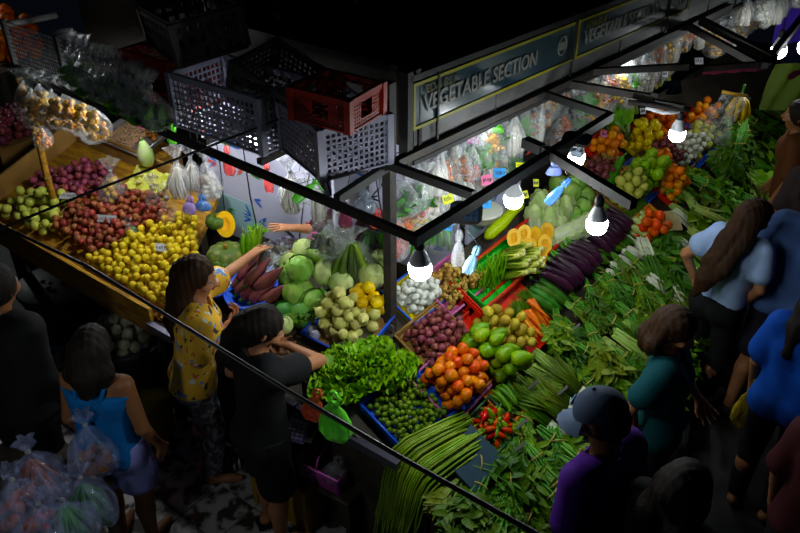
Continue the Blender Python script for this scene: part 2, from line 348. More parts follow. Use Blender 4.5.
for p, s, l in (((-1.57, 2.19, 1.86), 1.0, 'lit white bulb hanging at the canopy corner above the ginger'),
             ((-1.57, 2.96, 1.86), .95, 'lit white bulb hanging from the rail above the squash halves'),
             ((-1.15, 3.00, 1.85), 1.0, 'lit white bulb hanging from the end of the projecting bar'),
             ((-1.56, 3.62, 1.84), .9, 'lit white bulb under a solar panel lamp on the rail'),
             ((-1.25, 4.29, 1.83), .95, 'lit white bulb below a dark lamp bar over the garlic'),
             ((-1.24, 6.40, 1.80), 1.15, 'lit white bulb in the far stall beside the purple tarp'),
             ((-1.10, 6.62, 1.80), 1.15, 'lit white bulb in the far stall over the yellow green cloth'),
             ((-3.00, 2.62, 1.93), .95, 'lit white bulb under the stacked crates over the banana blossoms'),
             ((-4.10, 2.62, 1.93), .95, 'lit white bulb under the wire mesh over the red onions'),
             ((-2.00, 5.20, 1.93), .9, 'added bulb hidden behind the far fascia over the orange tomatoes'),  # unseen bulb, added to keep the far trays lit from behind the sign
             ((-2.20, 3.55, 1.93), .9, 'added bulb hidden behind the near fascia among the hanging bags'),  # unseen bulb, added to brighten the hanging bags and napa cabbages
             ((-9.3, 3.2, 2.2), 1.2, 'lit white bulb in the neighbouring fruit stall'),
             ((-2.35, .45, 1.75), 1.0, 'added unseen bulb over the low table of vegetable bags')):  # out-of-view bulb, added to light the tiles, onion bin and bags
    o = BP.put(TRS(p, (rnd.uniform(-.1, .1), rnd.uniform(-.1, .1), 0), s), l)
    for kk_, mm_ in (('low table', M_low), ('banana blossoms', M_strong), ('wire mesh', M_strong)):
        if kk_ in l:
            for ch in o.children:
                if ch.name.startswith('globe'): ch.data = ch.data.copy(); ch.data.materials[0] = mm_
    if any(k in l for k in ('projecting bar', 'lamp bar', 'yellow green cloth', 'purple tarp', 'near fascia')):
        for ch in o.children:
            if ch.name.startswith('globe'): ch.data = ch.data.copy(); ch.data.materials[0] = M_dim
# clip-on lamp heads and solar panels along the rail
def panel_lamp(p, yaw, label, tilt=.5, s=1.):
    t = thing('solar_lamp', label, 'lamp', TRS(p, (tilt, 0, yaw), s))
    b = MB(); n = 16
    prof = [(.075 * (1 if abs(math.cos(a)) > .7 else .98) * math.copysign(abs(math.cos(a)) ** .5, math.cos(a)), .055 * math.copysign(abs(math.sin(a)) ** .5, math.sin(a))) for a in [2 * math.pi * k / n for k in range(n)]]
    b.add([(x, y, .008) for x, y in prof] + [(x * .94, y * .94, -.012) for x, y in prof], [tuple(range(n)), tuple(range(2 * n - 1, n - 1, -1))] + [(i, n + i, n + (i + 1) % n, (i + 1) % n) for i in range(n)])
    b.build('head', M_dark, t, False)
    b = MB()
    for i in range(5):
        for j in range(3): b.box((-.048 + .024 * i, -.026 + .026 * j, .0095), (.010, .011, .001))
    b.build('cells', mat('solar_cell', (.02, .035, .06), .2), t, False)
    MB().tube([(0, 0, -.01), (.02, .01, -.05), (.0, .02, -.09)], .012, 6).build('arm', mat('grey_plastic', (.25, .28, .33), .4), t)
    MB().box((0, .02, -.10), (.03, .015, .018)).build('clip', mat('grey_plastic', (.25, .28, .33), .4), t, False)
panel_lamp(W(466, 213, 1.93), .5, 'small dark perforated lamp head clipped to the rail near the corner', .75)
panel_lamp(W(577, 139, 1.99), .2, 'dark solar lamp head on top of the rail over the tomatoes', .2)
panel_lamp(W(672, 88, 2.02), .9, 'pale blue lamp clamp where two dark bars meet', .9, .8)
t = thing('bar_lamp', 'slim dark lamp bar with pale underside above the garlic', 'lamp')
a, c = W(628, 102, 1.97), W(690, 110, 1.97)
MB().tube([a, a.lerp(c, .5), c], .016, 8).build('bar', M_rust, t)
MB().tube([a.lerp(c, .3) - Vector((0, 0, .02)), a.lerp(c, .6) - Vector((0, 0, .035)), a.lerp(c, .85) - Vector((0, 0, .02))], .012, 6).build('tube', M_lampbody, t)
# ================================================================ CRATES ON THE ROOF RACK
def crate(name, label, M, w, d, h, m, cell=.028, group=None, hole=False, gap=.55):
    t = thing(name, label, 'crate', M, group); th = .006
    for sx_ in (-1, 1):
        for sy_ in (-1, 1): MB().box((sx_ * w / 2, sy_ * d / 2, h / 2), (.016, .016, h / 2)).build('corner_post', m, t, False)
    b = MB()
    for s in (-1, 1):
        b.box((0, s * d / 2, h - .012), (w / 2, .010, .012)); b.box((s * w / 2, 0, h - .012), (.010, d / 2, .012))
    b.build('rim', m, t, False)
    for s in (-1, 1):
        for ax in (0, 1):
            b = MB(); L = w if ax == 0 else d; q = d if ax == 0 else w
            n = max(4, int(L / cell)); k = max(3, int(h / cell))
            def bx(u, zz, hu, hz):
                c = (u, s * q / 2, zz) if ax == 0 else (s * q / 2, u, zz); hh = (hu, th / 2, hz) if ax == 0 else (th / 2, hu, hz); b.box(c, hh)
            for i in range(n + 1):
                u = -L / 2 + L * i / n
                if hole and abs(u) < L * .16: bx(u, h * .12, cell * (1 - gap) / 2, h * .12); bx(u, h * .88, cell * (1 - gap) / 2, h * .12)
                else: bx(u, h / 2, cell * (1 - gap) / 2, h / 2)
            for j in range(k + 1):
                zz = h * j / k
                if hole and .24 < j / k < .76: bx(-L * .33, zz, L * .17, cell * (1 - gap) / 2); bx(L * .33, zz, L * .17, cell * (1 - gap) / 2)
                else: bx(0, zz, L / 2, cell * (1 - gap) / 2)
            b.build('side_panel', m, t, False)
    b = MB(); n = int(w / .045)
    for i in range(n + 1): b.box((-w / 2 + w * i / n, 0, .005), (.009, d / 2, .004))
    n = int(d / .045)
    for i in range(n + 1): b.box((0, -d / 2 + d * i / n, .006), (w / 2, .009, .004))
    b.build('base', m, t, False)
    return t
M_cw = mat('crate_white', (.26, .26, .33), .45); M_cr = mat('crate_red', (.24, .025, .012), .45); M_cg = mat('crate_grey', (.06, .065, .055), .5); M_cb = mat('crate_blue', (.05, .08, .14), .5)
crate('plastic_crate', 'pale lilac white lattice crate on the roof rack beside the red crates', TRS((-2.90, 2.47, 2.032), (0, 0, .03)), .62, .36, .29, M_cw, .03, None, False, .7)
crate('plastic_crate', 'white lattice crate at the roof corner under the open red crate', TRS((-2.30, 2.50, 2.032), (0, 0, -.35)), .40, .36, .25, M_cw, .026, None, False, .65)
crate('plastic_crate', 'open bright red crate with oval hand hole set on the white crate', TRS((-2.20, 2.42, 2.288), (0, 0.02, .12)), .30, .27, .15, M_cr, .016, None, True, .5)
crate('plastic_crate', 'lower red brown crate at the end of the roof rack', TRS((-3.46, 2.50, 2.032), (0, 0, .02)), .36, .36, .15, M_cr, .02, None, True, .4)
crate('plastic_crate', 'upper red brown crate at the end of the roof rack', TRS((-3.46, 2.50, 2.188), (0, 0, .04)), .36, .36, .16, M_cr, .02, None, False, .4)
crate('plastic_crate', 'grey green crate lying tilted on top of the upper red crate', TRS((-3.30, 2.56, 2.37), (.12, -.06, -.35)), .5, .36, .20, M_cg, .06, None, False, .5)
crate('plastic_crate', 'dull grey crate leaning inside the pale lilac crate', TRS((-2.70, 2.56, 2.17), (.1, .35, .1)), .42, .32, .22, M_cg, .03)
crate('plastic_crate', 'dark blue crate standing alone on the roof sheet', TRS((-2.93, 3.25, 2.44), (0, 0, .15)), .5, .36, .28, M_cb, .05)
crate('plastic_crate', 'dull grey slatted crate lying on the roof sheet behind red crates', TRS((-3.35, 3.1, 2.43), (.0, 0, .1)), .5, .34, .22, M_cg, .07)
# wire mesh above the onion tray
t = thing('wire_mesh', 'dark wire mesh screen above the onion tray with glints behind', 'screen', Matrix())
b = MB()
for i in range(46): b.bar((-4.82 + i * .025, 2.31, 2.03), (-4.82 + i * .025, 2.31, 2.30), .0035)
for j in range(11): b.bar((-4.83, 2.31, 2.03 + .027 * j), (-3.68, 2.31, 2.03 + .027 * j), .0035)
b.build('wires', M_dark, t, False)
for x in (-4.83, -4.25, -3.67): MB().bar((x, 2.31, 2.03), (x, 2.31, 2.31), .03).build('post', M_dark, t, False)
# ---- cables across the view
def cable(name, label, pts, r):
    P = [Vector(p) for p in pts]; Q = []
    for i in range(len(P) - 1):
        for k in range(6): Q.append(P[i].lerp(P[i + 1], k / 6))
    Q.append(P[-1]); tag(MB().tube(Q, r, 6).build(name, M_black), label, 'cable')
cable('cable', 'black cable slung past the shoppers in front of the stall corner', [W(-40, 206, 2.0), W(0, 225, 2.0), W(87, 266, 2.0), W(168, 316, 2.0), W(282, 387, 2.05), W(400, 457, 2.1), W(512, 520, 2.15), W(570, 553, 2.17)], .007)
cable('cable', 'black cable rising from the onion tray up to the roof crates', [W(-40, 247, 2.0), W(0, 229, 2.02), W(80, 196, 2.06), W(200, 150, 2.12), W(280, 119, 2.2), W(322, 103, 2.3), W(350, 92, 2.42)], .006)
# ================================================================ PRODUCE MODELS
def lathe_mesh(name, prof, n, m, wob=None): return MB().lathe(prof, n, None, wob).mesh(name, m)
def single(name, me): return link(name, me)
def roundprof(r, k=6, top=0., flat=1.):
    return [(max(.0015, r * math.sin(math.pi * i / k)), -r * flat * math.cos(math.pi * i / k)) for i in range(k + 1)]
def onion_me(name, r, m, neck=.5, n=10):
    p = [(.002, -r * .9), (r * .5, -r * .8), (r * .88, -r * .42), (r, 0), (r * .86, r * .45), (r * .45, r * .8), (r * .16, r * (.9 + neck * .2)), (r * .1, r * (1 + neck * .6))]
    return lathe_mesh(name, p, n, m)
def inpoly(x, y, Q):
    c = False; j = len(Q) - 1
    for i in range(len(Q)):
        if (Q[i][1] > y) != (Q[j][1] > y) and x < (Q[j][0] - Q[i][0]) * (y - Q[i][1]) / (Q[j][1] - Q[i][1]) + Q[i][0]: c = not c
        j = i
    return c
def drop(n, w, d, r, mound, rg, cand=16, poly=None):
    P = np.zeros((0, 4)); out = []
    for _ in range(n):
        ri = r * rg.uniform(.85, 1.12); best = None
        for c in range(cand):
            x = rg.uniform(-w / 2 + ri, w / 2 - ri) if w > 2.2 * ri else 0; y = rg.uniform(-d / 2 + ri, d / 2 - ri) if d > 2.2 * ri else 0; zz = ri
            if poly:
                while True:
                    x = rg.uniform(min(q[0] for q in poly), max(q[0] for q in poly)); y = rg.uniform(min(q[1] for q in poly), max(q[1] for q in poly))
                    if inpoly(x, y, poly): break
            if len(P):
                d2 = (P[:, 0] - x) ** 2 + (P[:, 1] - y) ** 2; rr = ((P[:, 3] + ri) * .97) ** 2; k = d2 < rr
                if k.any(): zz = max(zz, float((P[k, 2] + np.sqrt(rr[k] - d2[k])).max()))
            sc_ = zz + mound * r * ((2 * x / w) ** 2 + (2 * y / d) ** 2)
            if best is None or sc_ < best[0]: best = (sc_, x, y, zz)
        P = np.vstack([P, [best[1], best[2], best[3], ri]]); out.append((best[1], best[2], best[3], ri / r))
    return out
def pile(F, w, d, n, r, protos, label, group, cat, mound=1.5, z0=.012, seed=0, spin='any', flat=1., poly=None):
    rg = random.Random(seed + 11)
    for x, y, zz, s in drop(n, w, d, r, mound, rg, 16, poly):
        if spin == 'any': e = (rg.uniform(0, 6.28), rg.uniform(0, 6.28), rg.uniform(0, 6.28))
        elif spin == 'up': e = (rg.uniform(-.5, .5), rg.uniform(-.5, .5), rg.uniform(0, 6.28))
        else: e = (spin[0] + rg.uniform(-.25, .25), spin[1] + rg.uniform(-.25, .25), spin[2] + rg.uniform(-.3, .3))
        rg.choice(protos).put(F @ TRS((x, y, z0 + zz * flat), e, s), label, group, cat)
def PR(o): return Proto(o)
HOLD = []
def tray(name, label, F, w, d, h, m, rim=None, mi=None, cat='tray', flare=.012, th=.008):
    t = thing(name, label, cat, F)
    MB().box((0, 0, .004), (w / 2, d / 2, .004)).build('base', mi or m, t, False)
    for s in (-1, 1):
        b = MB(); a, c = w / 2, d / 2
        def wall(p0, p1, out):
            p0, p1, out = Vector(p0), Vector(p1), Vector(out); u = Vector((0, 0, h)) + out * flare; e = out * th
            b.add([p0, p1, p1 + u, p0 + u, p0 + e, p1 + e, p1 + u + e, p0 + u + e], [(0, 3, 2, 1), (4, 5, 6, 7), (0, 1, 5, 4), (1, 2, 6, 5), (2, 3, 7, 6), (3, 0, 4, 7)])
        wall((-a, s * c, 0), (a, s * c, 0), (0, s, 0)); b.build('side', m, t, False)
        b = MB(); wall((s * a, -c, 0), (s * a, c, 0), (s, 0, 0)); b.build('side', m, t, False)
    b = MB(); a, c = w / 2 + flare + th, d / 2 + flare + th
    b.tube([(-a, -c, h), (a, -c, h)], .007, 6).tube([(a, -c, h), (a, c, h)], .007, 6).tube([(a, c, h), (-a, c, h)], .007, 6).tube([(-a, c, h), (-a, -c, h)], .007, 6)
    b.build('rim', rim or m, t)
    return t
def card(M, w, h, label, m, kind=0, seed=1, group=None):
    """small written price card"""
    r = random.Random(seed); t = thing('price_card', label, 'price card', M, group)
    MB().box((0, 0, 0), (w / 2, h / 2, .0015)).build('card', m, t, False)
    b = MB(); x = -w * .36
    while x < w * .34:
        y0 = r.uniform(-.25, -.1) * h; b.bar((x, y0, .0022), (x + r.uniform(-.03, .12) * w, y0 + r.uniform(.25, .5) * h, .0022), h * .07, .001)
        if r.random() < .6: b.bar((x, r.uniform(-.2, .2) * h, .0024), (x + w * .1, r.uniform(-.2, .2) * h, .0024), h * .06, .001)
        x += w * r.uniform(.1, .18)
    b.build('handwriting', M_ink, t, False)
    a = M @ Vector((0, h / 2, 0))
    if 1.1 < a.z < 1.84: Mi = M.inverted(); MB().tube([Mi @ a, Mi @ Vector((-2.08, a.y, (a.z + 1.86) / 2)), Mi @ Vector((-2.125 + max(0, a.y - 4.6) * .045, a.y, 1.885))], .0015, 4).build('string', M_black, t)
    return t
# ---------------- leafy bunches (stems at y=0, tips towards +y, lying on z=0)
G1 = mat('leaf_green', (.075, .165, .012), .5, .35, c2=(.13, .25, .02), ns=12); G2 = mat('leaf_deep', (.042, .105, .012), .5, .35, c2=(.075, .16, .018), ns=12)
G3 = mat('leaf_bright', (.14, .33, .025), .45, .25, c2=(.22, .42, .04), ns=12); G4 = mat('leaf_olive', (.12, .17, .02), .5, .35, c2=(.15, .24, .05), ns=10)
ST = mat('stem_pale', (.30, .42, .13), .45, .2); SW = mat('stem_white', (.62, .66, .50), .45, .1); STG = mat('stem_green', (.10, .26, .05), .45, .25)
def bunch(name, kind, L, w, gm, sm, seed):
    r = random.Random(seed); t = thing(name, 'x', 'greens'); b = MB(); s = MB(); th = w * .42
    if kind in ('leafy', 'fine', 'broad'):
        ns = {'leafy': 16, 'fine': 20, 'broad': 9}[kind]
        for i in range(ns):
            a = r.uniform(-1, 1); hgt = r.uniform(.12, 1) * th; ll = L * r.uniform(.75, 1.); sp = a * w
            pts = [(a * w * .22, r.uniform(-.02, .02), hgt * .55), (a * w * .35, ll * .35, hgt * .8), (sp * .8, ll * .7, hgt), (sp * 1.1, ll * .95, hgt * .9)]
            s.tube(pts, [.0055, .0045, .003, .002] if kind != 'broad' else [.011, .010, .006, .003], 5)
            nl = {'leafy': 7, 'fine': 13, 'broad': 3}[kind]
            for k in range(nl):
                q = r.uniform(.3, 1) if kind != 'broad' else r.uniform(.45, .95); i0 = min(2, int(q * 3)); f = q * 3 - i0
                p = Vector(pts[i0]).lerp(Vector(pts[i0 + 1]), f); side = r.choice((-1, 1))
                d = Vector((side * r.uniform(.3, 1.1), r.uniform(.2, 1.), r.uniform(-.25, .7)))
                ln = {'leafy': r.uniform(.05, .085), 'fine': r.uniform(.025, .045), 'broad': r.uniform(.10, .15)}[kind]
                wd = {'leafy': ln * .22, 'fine': ln * .30, 'broad': ln * .30}[kind]
                b.leaf(p, d, (r.uniform(-.5, .5), r.uniform(-.3, .3), 1), ln, wd, r.uniform(.1, .5), r.uniform(.1, .4), 3 if kind != 'fine' else 2)
    elif kind == 'scallion':
        for i in range(34):
            a = r.uniform(-1, 1); h0 = r.uniform(.1, 1) * th
            s.tube([(a * w * .5, r.uniform(-.02, .01), h0), (a * w * .55, L * .3, h0)], [.0065, .005], 6)
            b.tube([(a * w * .55, L * .29, h0), (a * w * .7, L * .65, h0 * 1.05), (a * w * .9 + r.uniform(-.01, .01), L * r.uniform(.85, 1.), h0 * .8)], [.005, .005, .0015], 5)
            b.leaf((a * w * .6, L * .45, h0), (a * .4 + r.uniform(-.2, .2), 1, r.uniform(-.1, .3)), (0, 0, 1), L * r.uniform(.35, .55), .006, .2, .2, 3)
    elif kind == 'stalk':               # celery-like pale ribs with little leaves at the end
        for i in range(22):
            a = r.uniform(-1, 1); h0 = r.uniform(.1, 1) * th; ll = L * r.uniform(.7, .85)
            s.tube([(a * w * .45, r.uniform(-.02, .02), h0 * .8), (a * w * .6, ll * .5, h0), (a * w * .9, ll, h0)], [.0085, .007, .004], 6)
            for k in range(7):
                b.leaf((a * w * .9, ll * r.uniform(.75, 1), h0), (a * .6 + r.uniform(-.8, .8), 1, r.uniform(-.2, .6)), (0, 0, 1), r.uniform(.05, .08), r.uniform(.012, .018), .3, .3, 2)
    b.build('leaves', gm, t); s.build('stems', sm, t)
    MB().tube([(math.cos(a) * w * .40, .07, th * .45 + math.sin(a) * th * .55) for a in [k * math.pi / 5 for k in range(11)]], .004, 5).build('tie', mat('tie_string', (.45, .35, .12), .6), t)
    return Proto(t)
B_leafy = [bunch('leafy_greens_bunch', 'leafy', .38, .10, G1, STG, 1), bunch('leafy_greens_bunch', 'leafy', .40, .11, G2, STG, 2), bunch('leafy_greens_bunch', 'leafy', .36, .10, G4, STG, 12)]
B_fine = [bunch('herb_bunch', 'fine', .32, .11, G1, STG, 3), bunch('herb_bunch', 'fine', .34, .12, G2, STG, 4)]
B_broad = [bunch('mustard_greens_bunch', 'broad', .34, .09, G3, ST, 5), bunch('mustard_greens_bunch', 'broad', .36, .09, G1, ST, 6)]
B_scal = [bunch('spring_onion_bunch', 'scallion', .42, .075, G1, SW, 7), bunch('spring_onion_bunch', 'scallion', .40, .07, G4, SW, 8)]
B_stalk = [bunch('celery_bunch', 'stalk', .40, .08, G3, ST, 9), bunch('celery_bunch', 'stalk', .38, .08, G4, ST, 10)]
def lay(p, yaw, F, z0=.0, pitch=0., roll=0., s=1.):   # a bunch on a slope frame; yaw 0 = tips up the slope
    q = F.copy(); q.translation = Vector(p); return q @ TRS((0, 0, z0), (pitch, roll, yaw), s)
# ---------------- bags
M_film = plastic('clear_film', (.75, .8, .82), .16); M_film2 = plastic('milky_film', (.8, .82, .85), .26)
def bag(name, w, h, m, cm, cfill, seed, kind='lump', flare=True):
    """tied bag hanging from its knot at the origin: film, knot, gathered top, contents"""
    r = random.Random(seed); t = thing(name, 'x', 'bag')
    ph = [r.uniform(0, 6.28) for _ in range(4)]
    def wob(a, z): return 1 + .10 * math.sin(3 * a + ph[0] + z * 9) + .07 * math.sin(7 * a + ph[1]) * min(1, abs(z + h) / h + .3) + .05 * math.sin(5 * a + ph[2] + 20 * z)
    MB().lathe([(.01, -h), (w * .62, -h * .97), (w * .92, -h * .85), (w, -h * .62), (w * .82, -h * .4), (w * .42, -h * .18), (.012, -.01), (.008, 0)], 18, None, wob).build('film', m, t); fo = t.children[0]
    if flare: MB().lathe([(.008, 0), (.013, .012), (.03, .045), (.045, .07), (.047, .0705)], 16, None, lambda a, z: 1 + .35 * math.sin(5 * a + ph[3]) * (z > .02)).build('gathered_top', m, fo)
    MB().lathe([(.008, -.008), (.013, -.003), (.013, .006), (.008, .011)], 8).build('knot', mat('knot', (.3, .31, .33), .5), fo)
    b = MB(); f = cfill
    if kind == 'lump':
        for k in range(26):
            a = r.uniform(0, 6.28); z0 = -h * r.uniform(1 - f * .9, .93); q = w * .74 * math.sqrt(r.random()) * (1 if z0 < -h * .5 else .5); s = w * r.uniform(.18, .3)
            b.ball((q * math.cos(a), q * math.sin(a), z0), (s, s * r.uniform(.6, 1), s * r.uniform(.6, 1)), 7, 5)
    elif kind == 'strand':
        for k in range(34):
            a = r.uniform(0, 6.28); q = w * .8 * math.sqrt(r.random())
            b.tube([(q * .2 * math.cos(a), q * .2 * math.sin(a), -h * .2), (q * .85 * math.cos(a), q * .85 * math.sin(a), -h * .55), (q * math.cos(a + .2), q * math.sin(a + .2), -h * .93)], [.006, .008, .006], 5)
    elif kind == 'sheet':
        for k in range(22):
            a = r.uniform(0, 6.28); q = w * .55 * r.random(); b.leaf((q * math.cos(a), q * math.sin(a), -h * r.uniform(.6, .95)), (r.uniform(-1, 1), r.uniform(-1, 1), r.uniform(.2, 1)), (r.uniform(-1, 1), r.uniform(-1, 1), .5), w * .9, w * .35, .3, .3)
    b.build('contents', cm, t)
    return Proto(t)
C_yel = mat('chip_yellow', (.60, .36, .05), .5, .2); C_wht = mat('noodle_white', (.62, .60, .52), .5, .15); C_brn = mat('dried_brown', (.26, .12, .035), .6, .4); C_grn = mat('bag_green', (.07, .22, .03), .4, .2)
C_org = mat('bag_orange', (.62, .22, .04), .5, .2); C_red = mat('bag_red', (.42, .06, .04), .5, .2)
# ================================================================ LEFT WING: onion stand
t = thing('onion_stand', 'yellow brown wooden tray stand heaped with onions and small fruit', 'stand')
quad_board('base_board', [(-5.5, 2.06, zL(2.06) - .01), (-3.37, 2.06, zL(2.06) - .01), (-3.84, 2.94, zL(2.94) - .01), (-5.5, 2.94, zL(2.94) - .01)], .02, M_wood, t)
MB().bar((-5.55, 2.04, zL(2.05) - .03), (-3.44, 2.04, zL(2.05) - .03), .025, .20).build('front_board', M_wood, t, False)
MB().bar((-5.52, 2.06, zL(2.06) + .06), (-5.50, 3.0, zL(3.0) + .08), .02, .16).build('end_board', M_card, t, False)
MB().bar((-3.36, 2.06, zL(2.06) + .0), (-3.83, 2.94, zL(2.94) + .0), .02, .05).build('end_board', M_wood, t, False)
MB().bar((-5.5, 2.95, zL(2.95) + .05), (-3.86, 2.95, zL(2.95) + .05), .02, .14).build('back_board', M_card, t, False)
da, db = L_(60, 226), L_(83, 206); MB().bar(da + Vector((0, 0, .04)), db + Vector((0, 0, .04)), .012, .09).build('divider', M_card, t, False)
for x, ys in ((-5.3, (2.15, 2.85)), (-3.62, (2.15,)), (-3.95, (2.85,))):
    for y in ys: MB().box((x, y, (zL(y) - .035) / 2), (.03, .03, (zL(y) - .035) / 2)).build('leg', M_board, t, False)
FO = FL(Vector((-4.4, 2.5, zL(2.5)))); FOi = FO.inverted()
def LP(pix): return [tuple((FOi @ L_(*p))[:2]) for p in pix]
m_pale = mat('fruit_pale_green', (.58, .62, .18), .4, .12); m_purp = mat('onion_purple', (.20, .04, .065), .35, .35, c2=(.30, .09, .12), ns=30)
m_brn = mat('onion_red_brown', (.24, .06, .04), .4, .35, c2=(.34, .12, .07), ns=30); m_yel = mat('fruit_yellow', (.70, .55, .12), .4, .15)
pr = [PR(single('pale_green_fruit', MB().ball((0, 0, 0), (.034, .034, .031), 11, 8).mesh('pale_green_fruit', m_pale)))]
pile(FO, 1, 1, 44, .034, pr, 'pale green round fruit in the end corner of the wooden tray', 'pale green fruit in the tray corner', 'fruit', 0, seed=1, poly=LP([(2, 216), (30, 195), (72, 202), (66, 222), (48, 240)]))
pr = [PR(single('red_onion', onion_me('red_onion', .030, m_purp)))]
pile(FO, 1, 1, 85, .030, pr, 'purple red onion heaped along the back of the wooden tray', 'purple onions at the tray back', 'onion', 0, seed=2, poly=LP([(32, 192), (45, 183), (95, 165), (118, 176), (122, 196), (78, 206), (70, 200)]))
pr = [PR(single('red_shallot', onion_me('red_shallot', .0255, m_brn)))]
pile(FO, 1, 1, 205, .0255, pr, 'brownish red onion heaped around the price card in the wooden tray', 'brownish red onions in the tray', 'onion', 0, seed=3, poly=LP([(58, 230), (84, 208), (122, 196), (165, 200), (168, 222), (140, 236), (122, 250), (97, 258)]))
pr = [PR(single('yellow_fruit', MB().ball((0, 0, 0), (.025, .025, .0235), 10, 7).mesh('yellow_fruit', m_yel)))]
pile(FO, 1, 1, 220, .025, pr, 'small yellow round fruit heaped at the near end of the wooden tray', 'yellow fruit in the tray', 'fruit', 0, seed=4, poly=LP([(92, 264), (124, 252), (142, 238), (170, 224), (197, 222), (199, 262), (178, 306), (158, 308)]))
M_cardw = mat('card_white', (.62, .64, .66), .5)
def tilt_on(p, F, e, z0): q = F.copy(); q.translation = Vector(p); return q @ TRS((0, 0, z0), e)
card(tilt_on(L_(114, 230), FO, (.7, 0, .35), .11), .155, .05, 'long white price card standing among the brownish red onions', M_cardw, 0, 3)
card(tilt_on(L_(168, 258), FO, (.5, 0, .3), .10), .10, .05, 'small white price card stuck in the yellow fruit', M_cardw, 0, 4)
card(tilt_on(L_(75, 206), FO, (.3, 0, .4), .10), .14, .05, 'white price card lying by the purple onions at the pole', M_cardw, 0, 5)
# items standing at the back of the tray
BG = {'film_chip': bag('chip_bag', .085, .21, M_film, C_yel, .8, 1), 'noodle': bag('noodle_bag', .07, .22, M_film2, C_wht, .8, 2, 'strand'), 'brown': bag('dried_bag', .06, .20, M_film, C_brn, .7, 3), 'green': bag('green_bag', .075, .20, M_film, C_grn, .8, 4, 'sheet'),
      'white': bag('bulb_bag', .075, .21, M_film2, C_wht, .75, 5), 'orange': bag('orange_bag', .06, .18, M_film, C_org, .75, 6), 'mixed': bag('dried_bag', .055, .22, M_film2, C_red, .5, 7), 'leaf': bag('leaf_bag', .08, .20, M_film, mat('leaf_dark_bag', (.07, .10, .025), .5, .3), .8, 9, 'sheet'), 'long': bag('noodle_bag', .05, .27, M_film2, C_wht, .7, 8, 'strand')}
def put(k, p, label, group=None, s=1., e=(0, 0, 0)): return BG[k].put(TRS(p, e, s), label, group)
put('film_chip', L_(118, 206) + Vector((0, 0, .27)), 'clear bag of yellowish pieces resting on the purple onions', None, 1.25, (0, .2, 0))
put('orange', L_(172, 226) + Vector((0, 0, .21)), 'net bag of orange brown bits between onions and yellow fruit', None, 1.35)
put('green', L_(133, 246) + Vector((0, 0, .16)), 'small clear bag of green peppers beside the price card', None, .65, (.3, .3, 0))
put('brown', L_(156, 212) + Vector((0, 0, .2)), 'clear bag of dried brown bits behind the brownish onions', None, 1.0)
# peanut tray on a box behind the onions
pb = L_(122, 166); pb.z += .0
FP = FL(Vector((-4.92, 3.13, 1.24)), .28)
bx_ = thing('wooden_box', 'wooden box under the metal peanut tray', 'box', TRS((-4.92, 3.16, 0)))
MB().box((0, .0, .56), (.26, .15, .56)).build('body', M_card, bx_, False); MB().box((0, .0, 1.126), (.27, .16, .006)).build('lid', M_wood, bx_, False)
tray('metal_tray', 'shallow grey metal tray of peanuts behind the onions', FP, .50, .36, .035, mat('tin', (.35, .34, .36), .35, metal=.7), cat='tray')
m_pea = mat('peanut', (.52, .33, .22), .6, .2)
b = MB(); r = random.Random(5)
for k in range(900):
    x, y = r.uniform(-.22, .10), r.uniform(-.16, .15); z0 = .012 + .03 * (1 - (x / .26) ** 2) * r.random()
    b.ball((x, y, z0), (.009, .006, .006), 5, 4, Matrix.Translation((x, y, z0)) @ Euler((0, 0, r.uniform(0, 3))).to_matrix().to_4x4() @ Matrix.Translation((-x, -y, -z0)))
o = b.build('peanuts', m_pea, None, True, FP.copy()); tag(o, 'shelled pinkish peanuts filling the metal tray', 'peanuts', None, 'stuff')
pr = [PR(single('garlic_bulb', onion_me('garlic_bulb', .026, mat('shallot_pink', (.50, .16, .22), .4, .2))))]
pile(FP, .1, .1, 7, .028, pr, 'pink shallot set at the back of the peanut tray', 'shallots on the peanut tray', 'shallot', 0, poly=[(-.12, .08), (.02, .08), (.02, .16), (-.12, .16)], seed=9)
pr = [PR(single('brown_bean', lathe_mesh('brown_bean', roundprof(.02), 7, C_brn)))]
pile(FP, .1, .1, 14, .02, pr, 'tan seed lump in the corner of the peanut tray', 'tan lumps in peanut tray', 'seed', 0, poly=[(.12, 0), (.22, 0), (.22, .14), (.12, .14)], seed=10)
# radish head, peppers, pickle bag to the right of the peanut tray
o = thing('pale_gourd', 'pale green white gourd standing beside the peanut tray', 'gourd', TRS(W(148, 165, 1.22), (.2, .25, 0)))
MB().lathe([(.012, 0), (.045, .02), (.062, .07), (.055, .13), (.034, .19), (.02, .22), (.006, .235)], 12).build('flesh', mat('gourd_pale', (.52, .62, .34), .4, c2=(.38, .55, .2), ns=9), o)
MB().tube([(0, 0, .23), (.008, 0, .255)], .007, 6).build('stem', STG, o)
for k, (px, py) in enumerate(((143, 163), (152, 168), (146, 170), (155, 172))):
    o = tag(link('orange_pepper', lathe_mesh('orange_pepper', roundprof(.026, 6, 0, 1.1), 9, mat('pepper_orange', (.75, .3, .03), .3, .2)), None, TRS(W(px, py, 1.16))), 'small orange pepper below the pale gourd', 'pepper', 'orange peppers by the gourd')
o = thing('pickle_sheet', 'crumpled yellow green paper bag spread behind the onions', 'bag', TRS(W(148, 182, 1.13), (.5, .1, .3)))
b = MB(); n = 9; r = random.Random(2); hz = [[.012 * math.sin(i * 1.7 + j) + .02 * r.random() for j in range(n)] for i in range(n)]
b.add([(-.14 + .035 * i, -.10 + .025 * j, hz[i][j]) for i in range(n) for j in range(n)], [(i * n + j, i * n + n + j, i * n + n + j + 1, i * n + j + 1) for i in range(n - 1) for j in range(n - 1)])
b.build('sheet', mat('paper_yellow', (.60, .62, .18), .5), o, False)
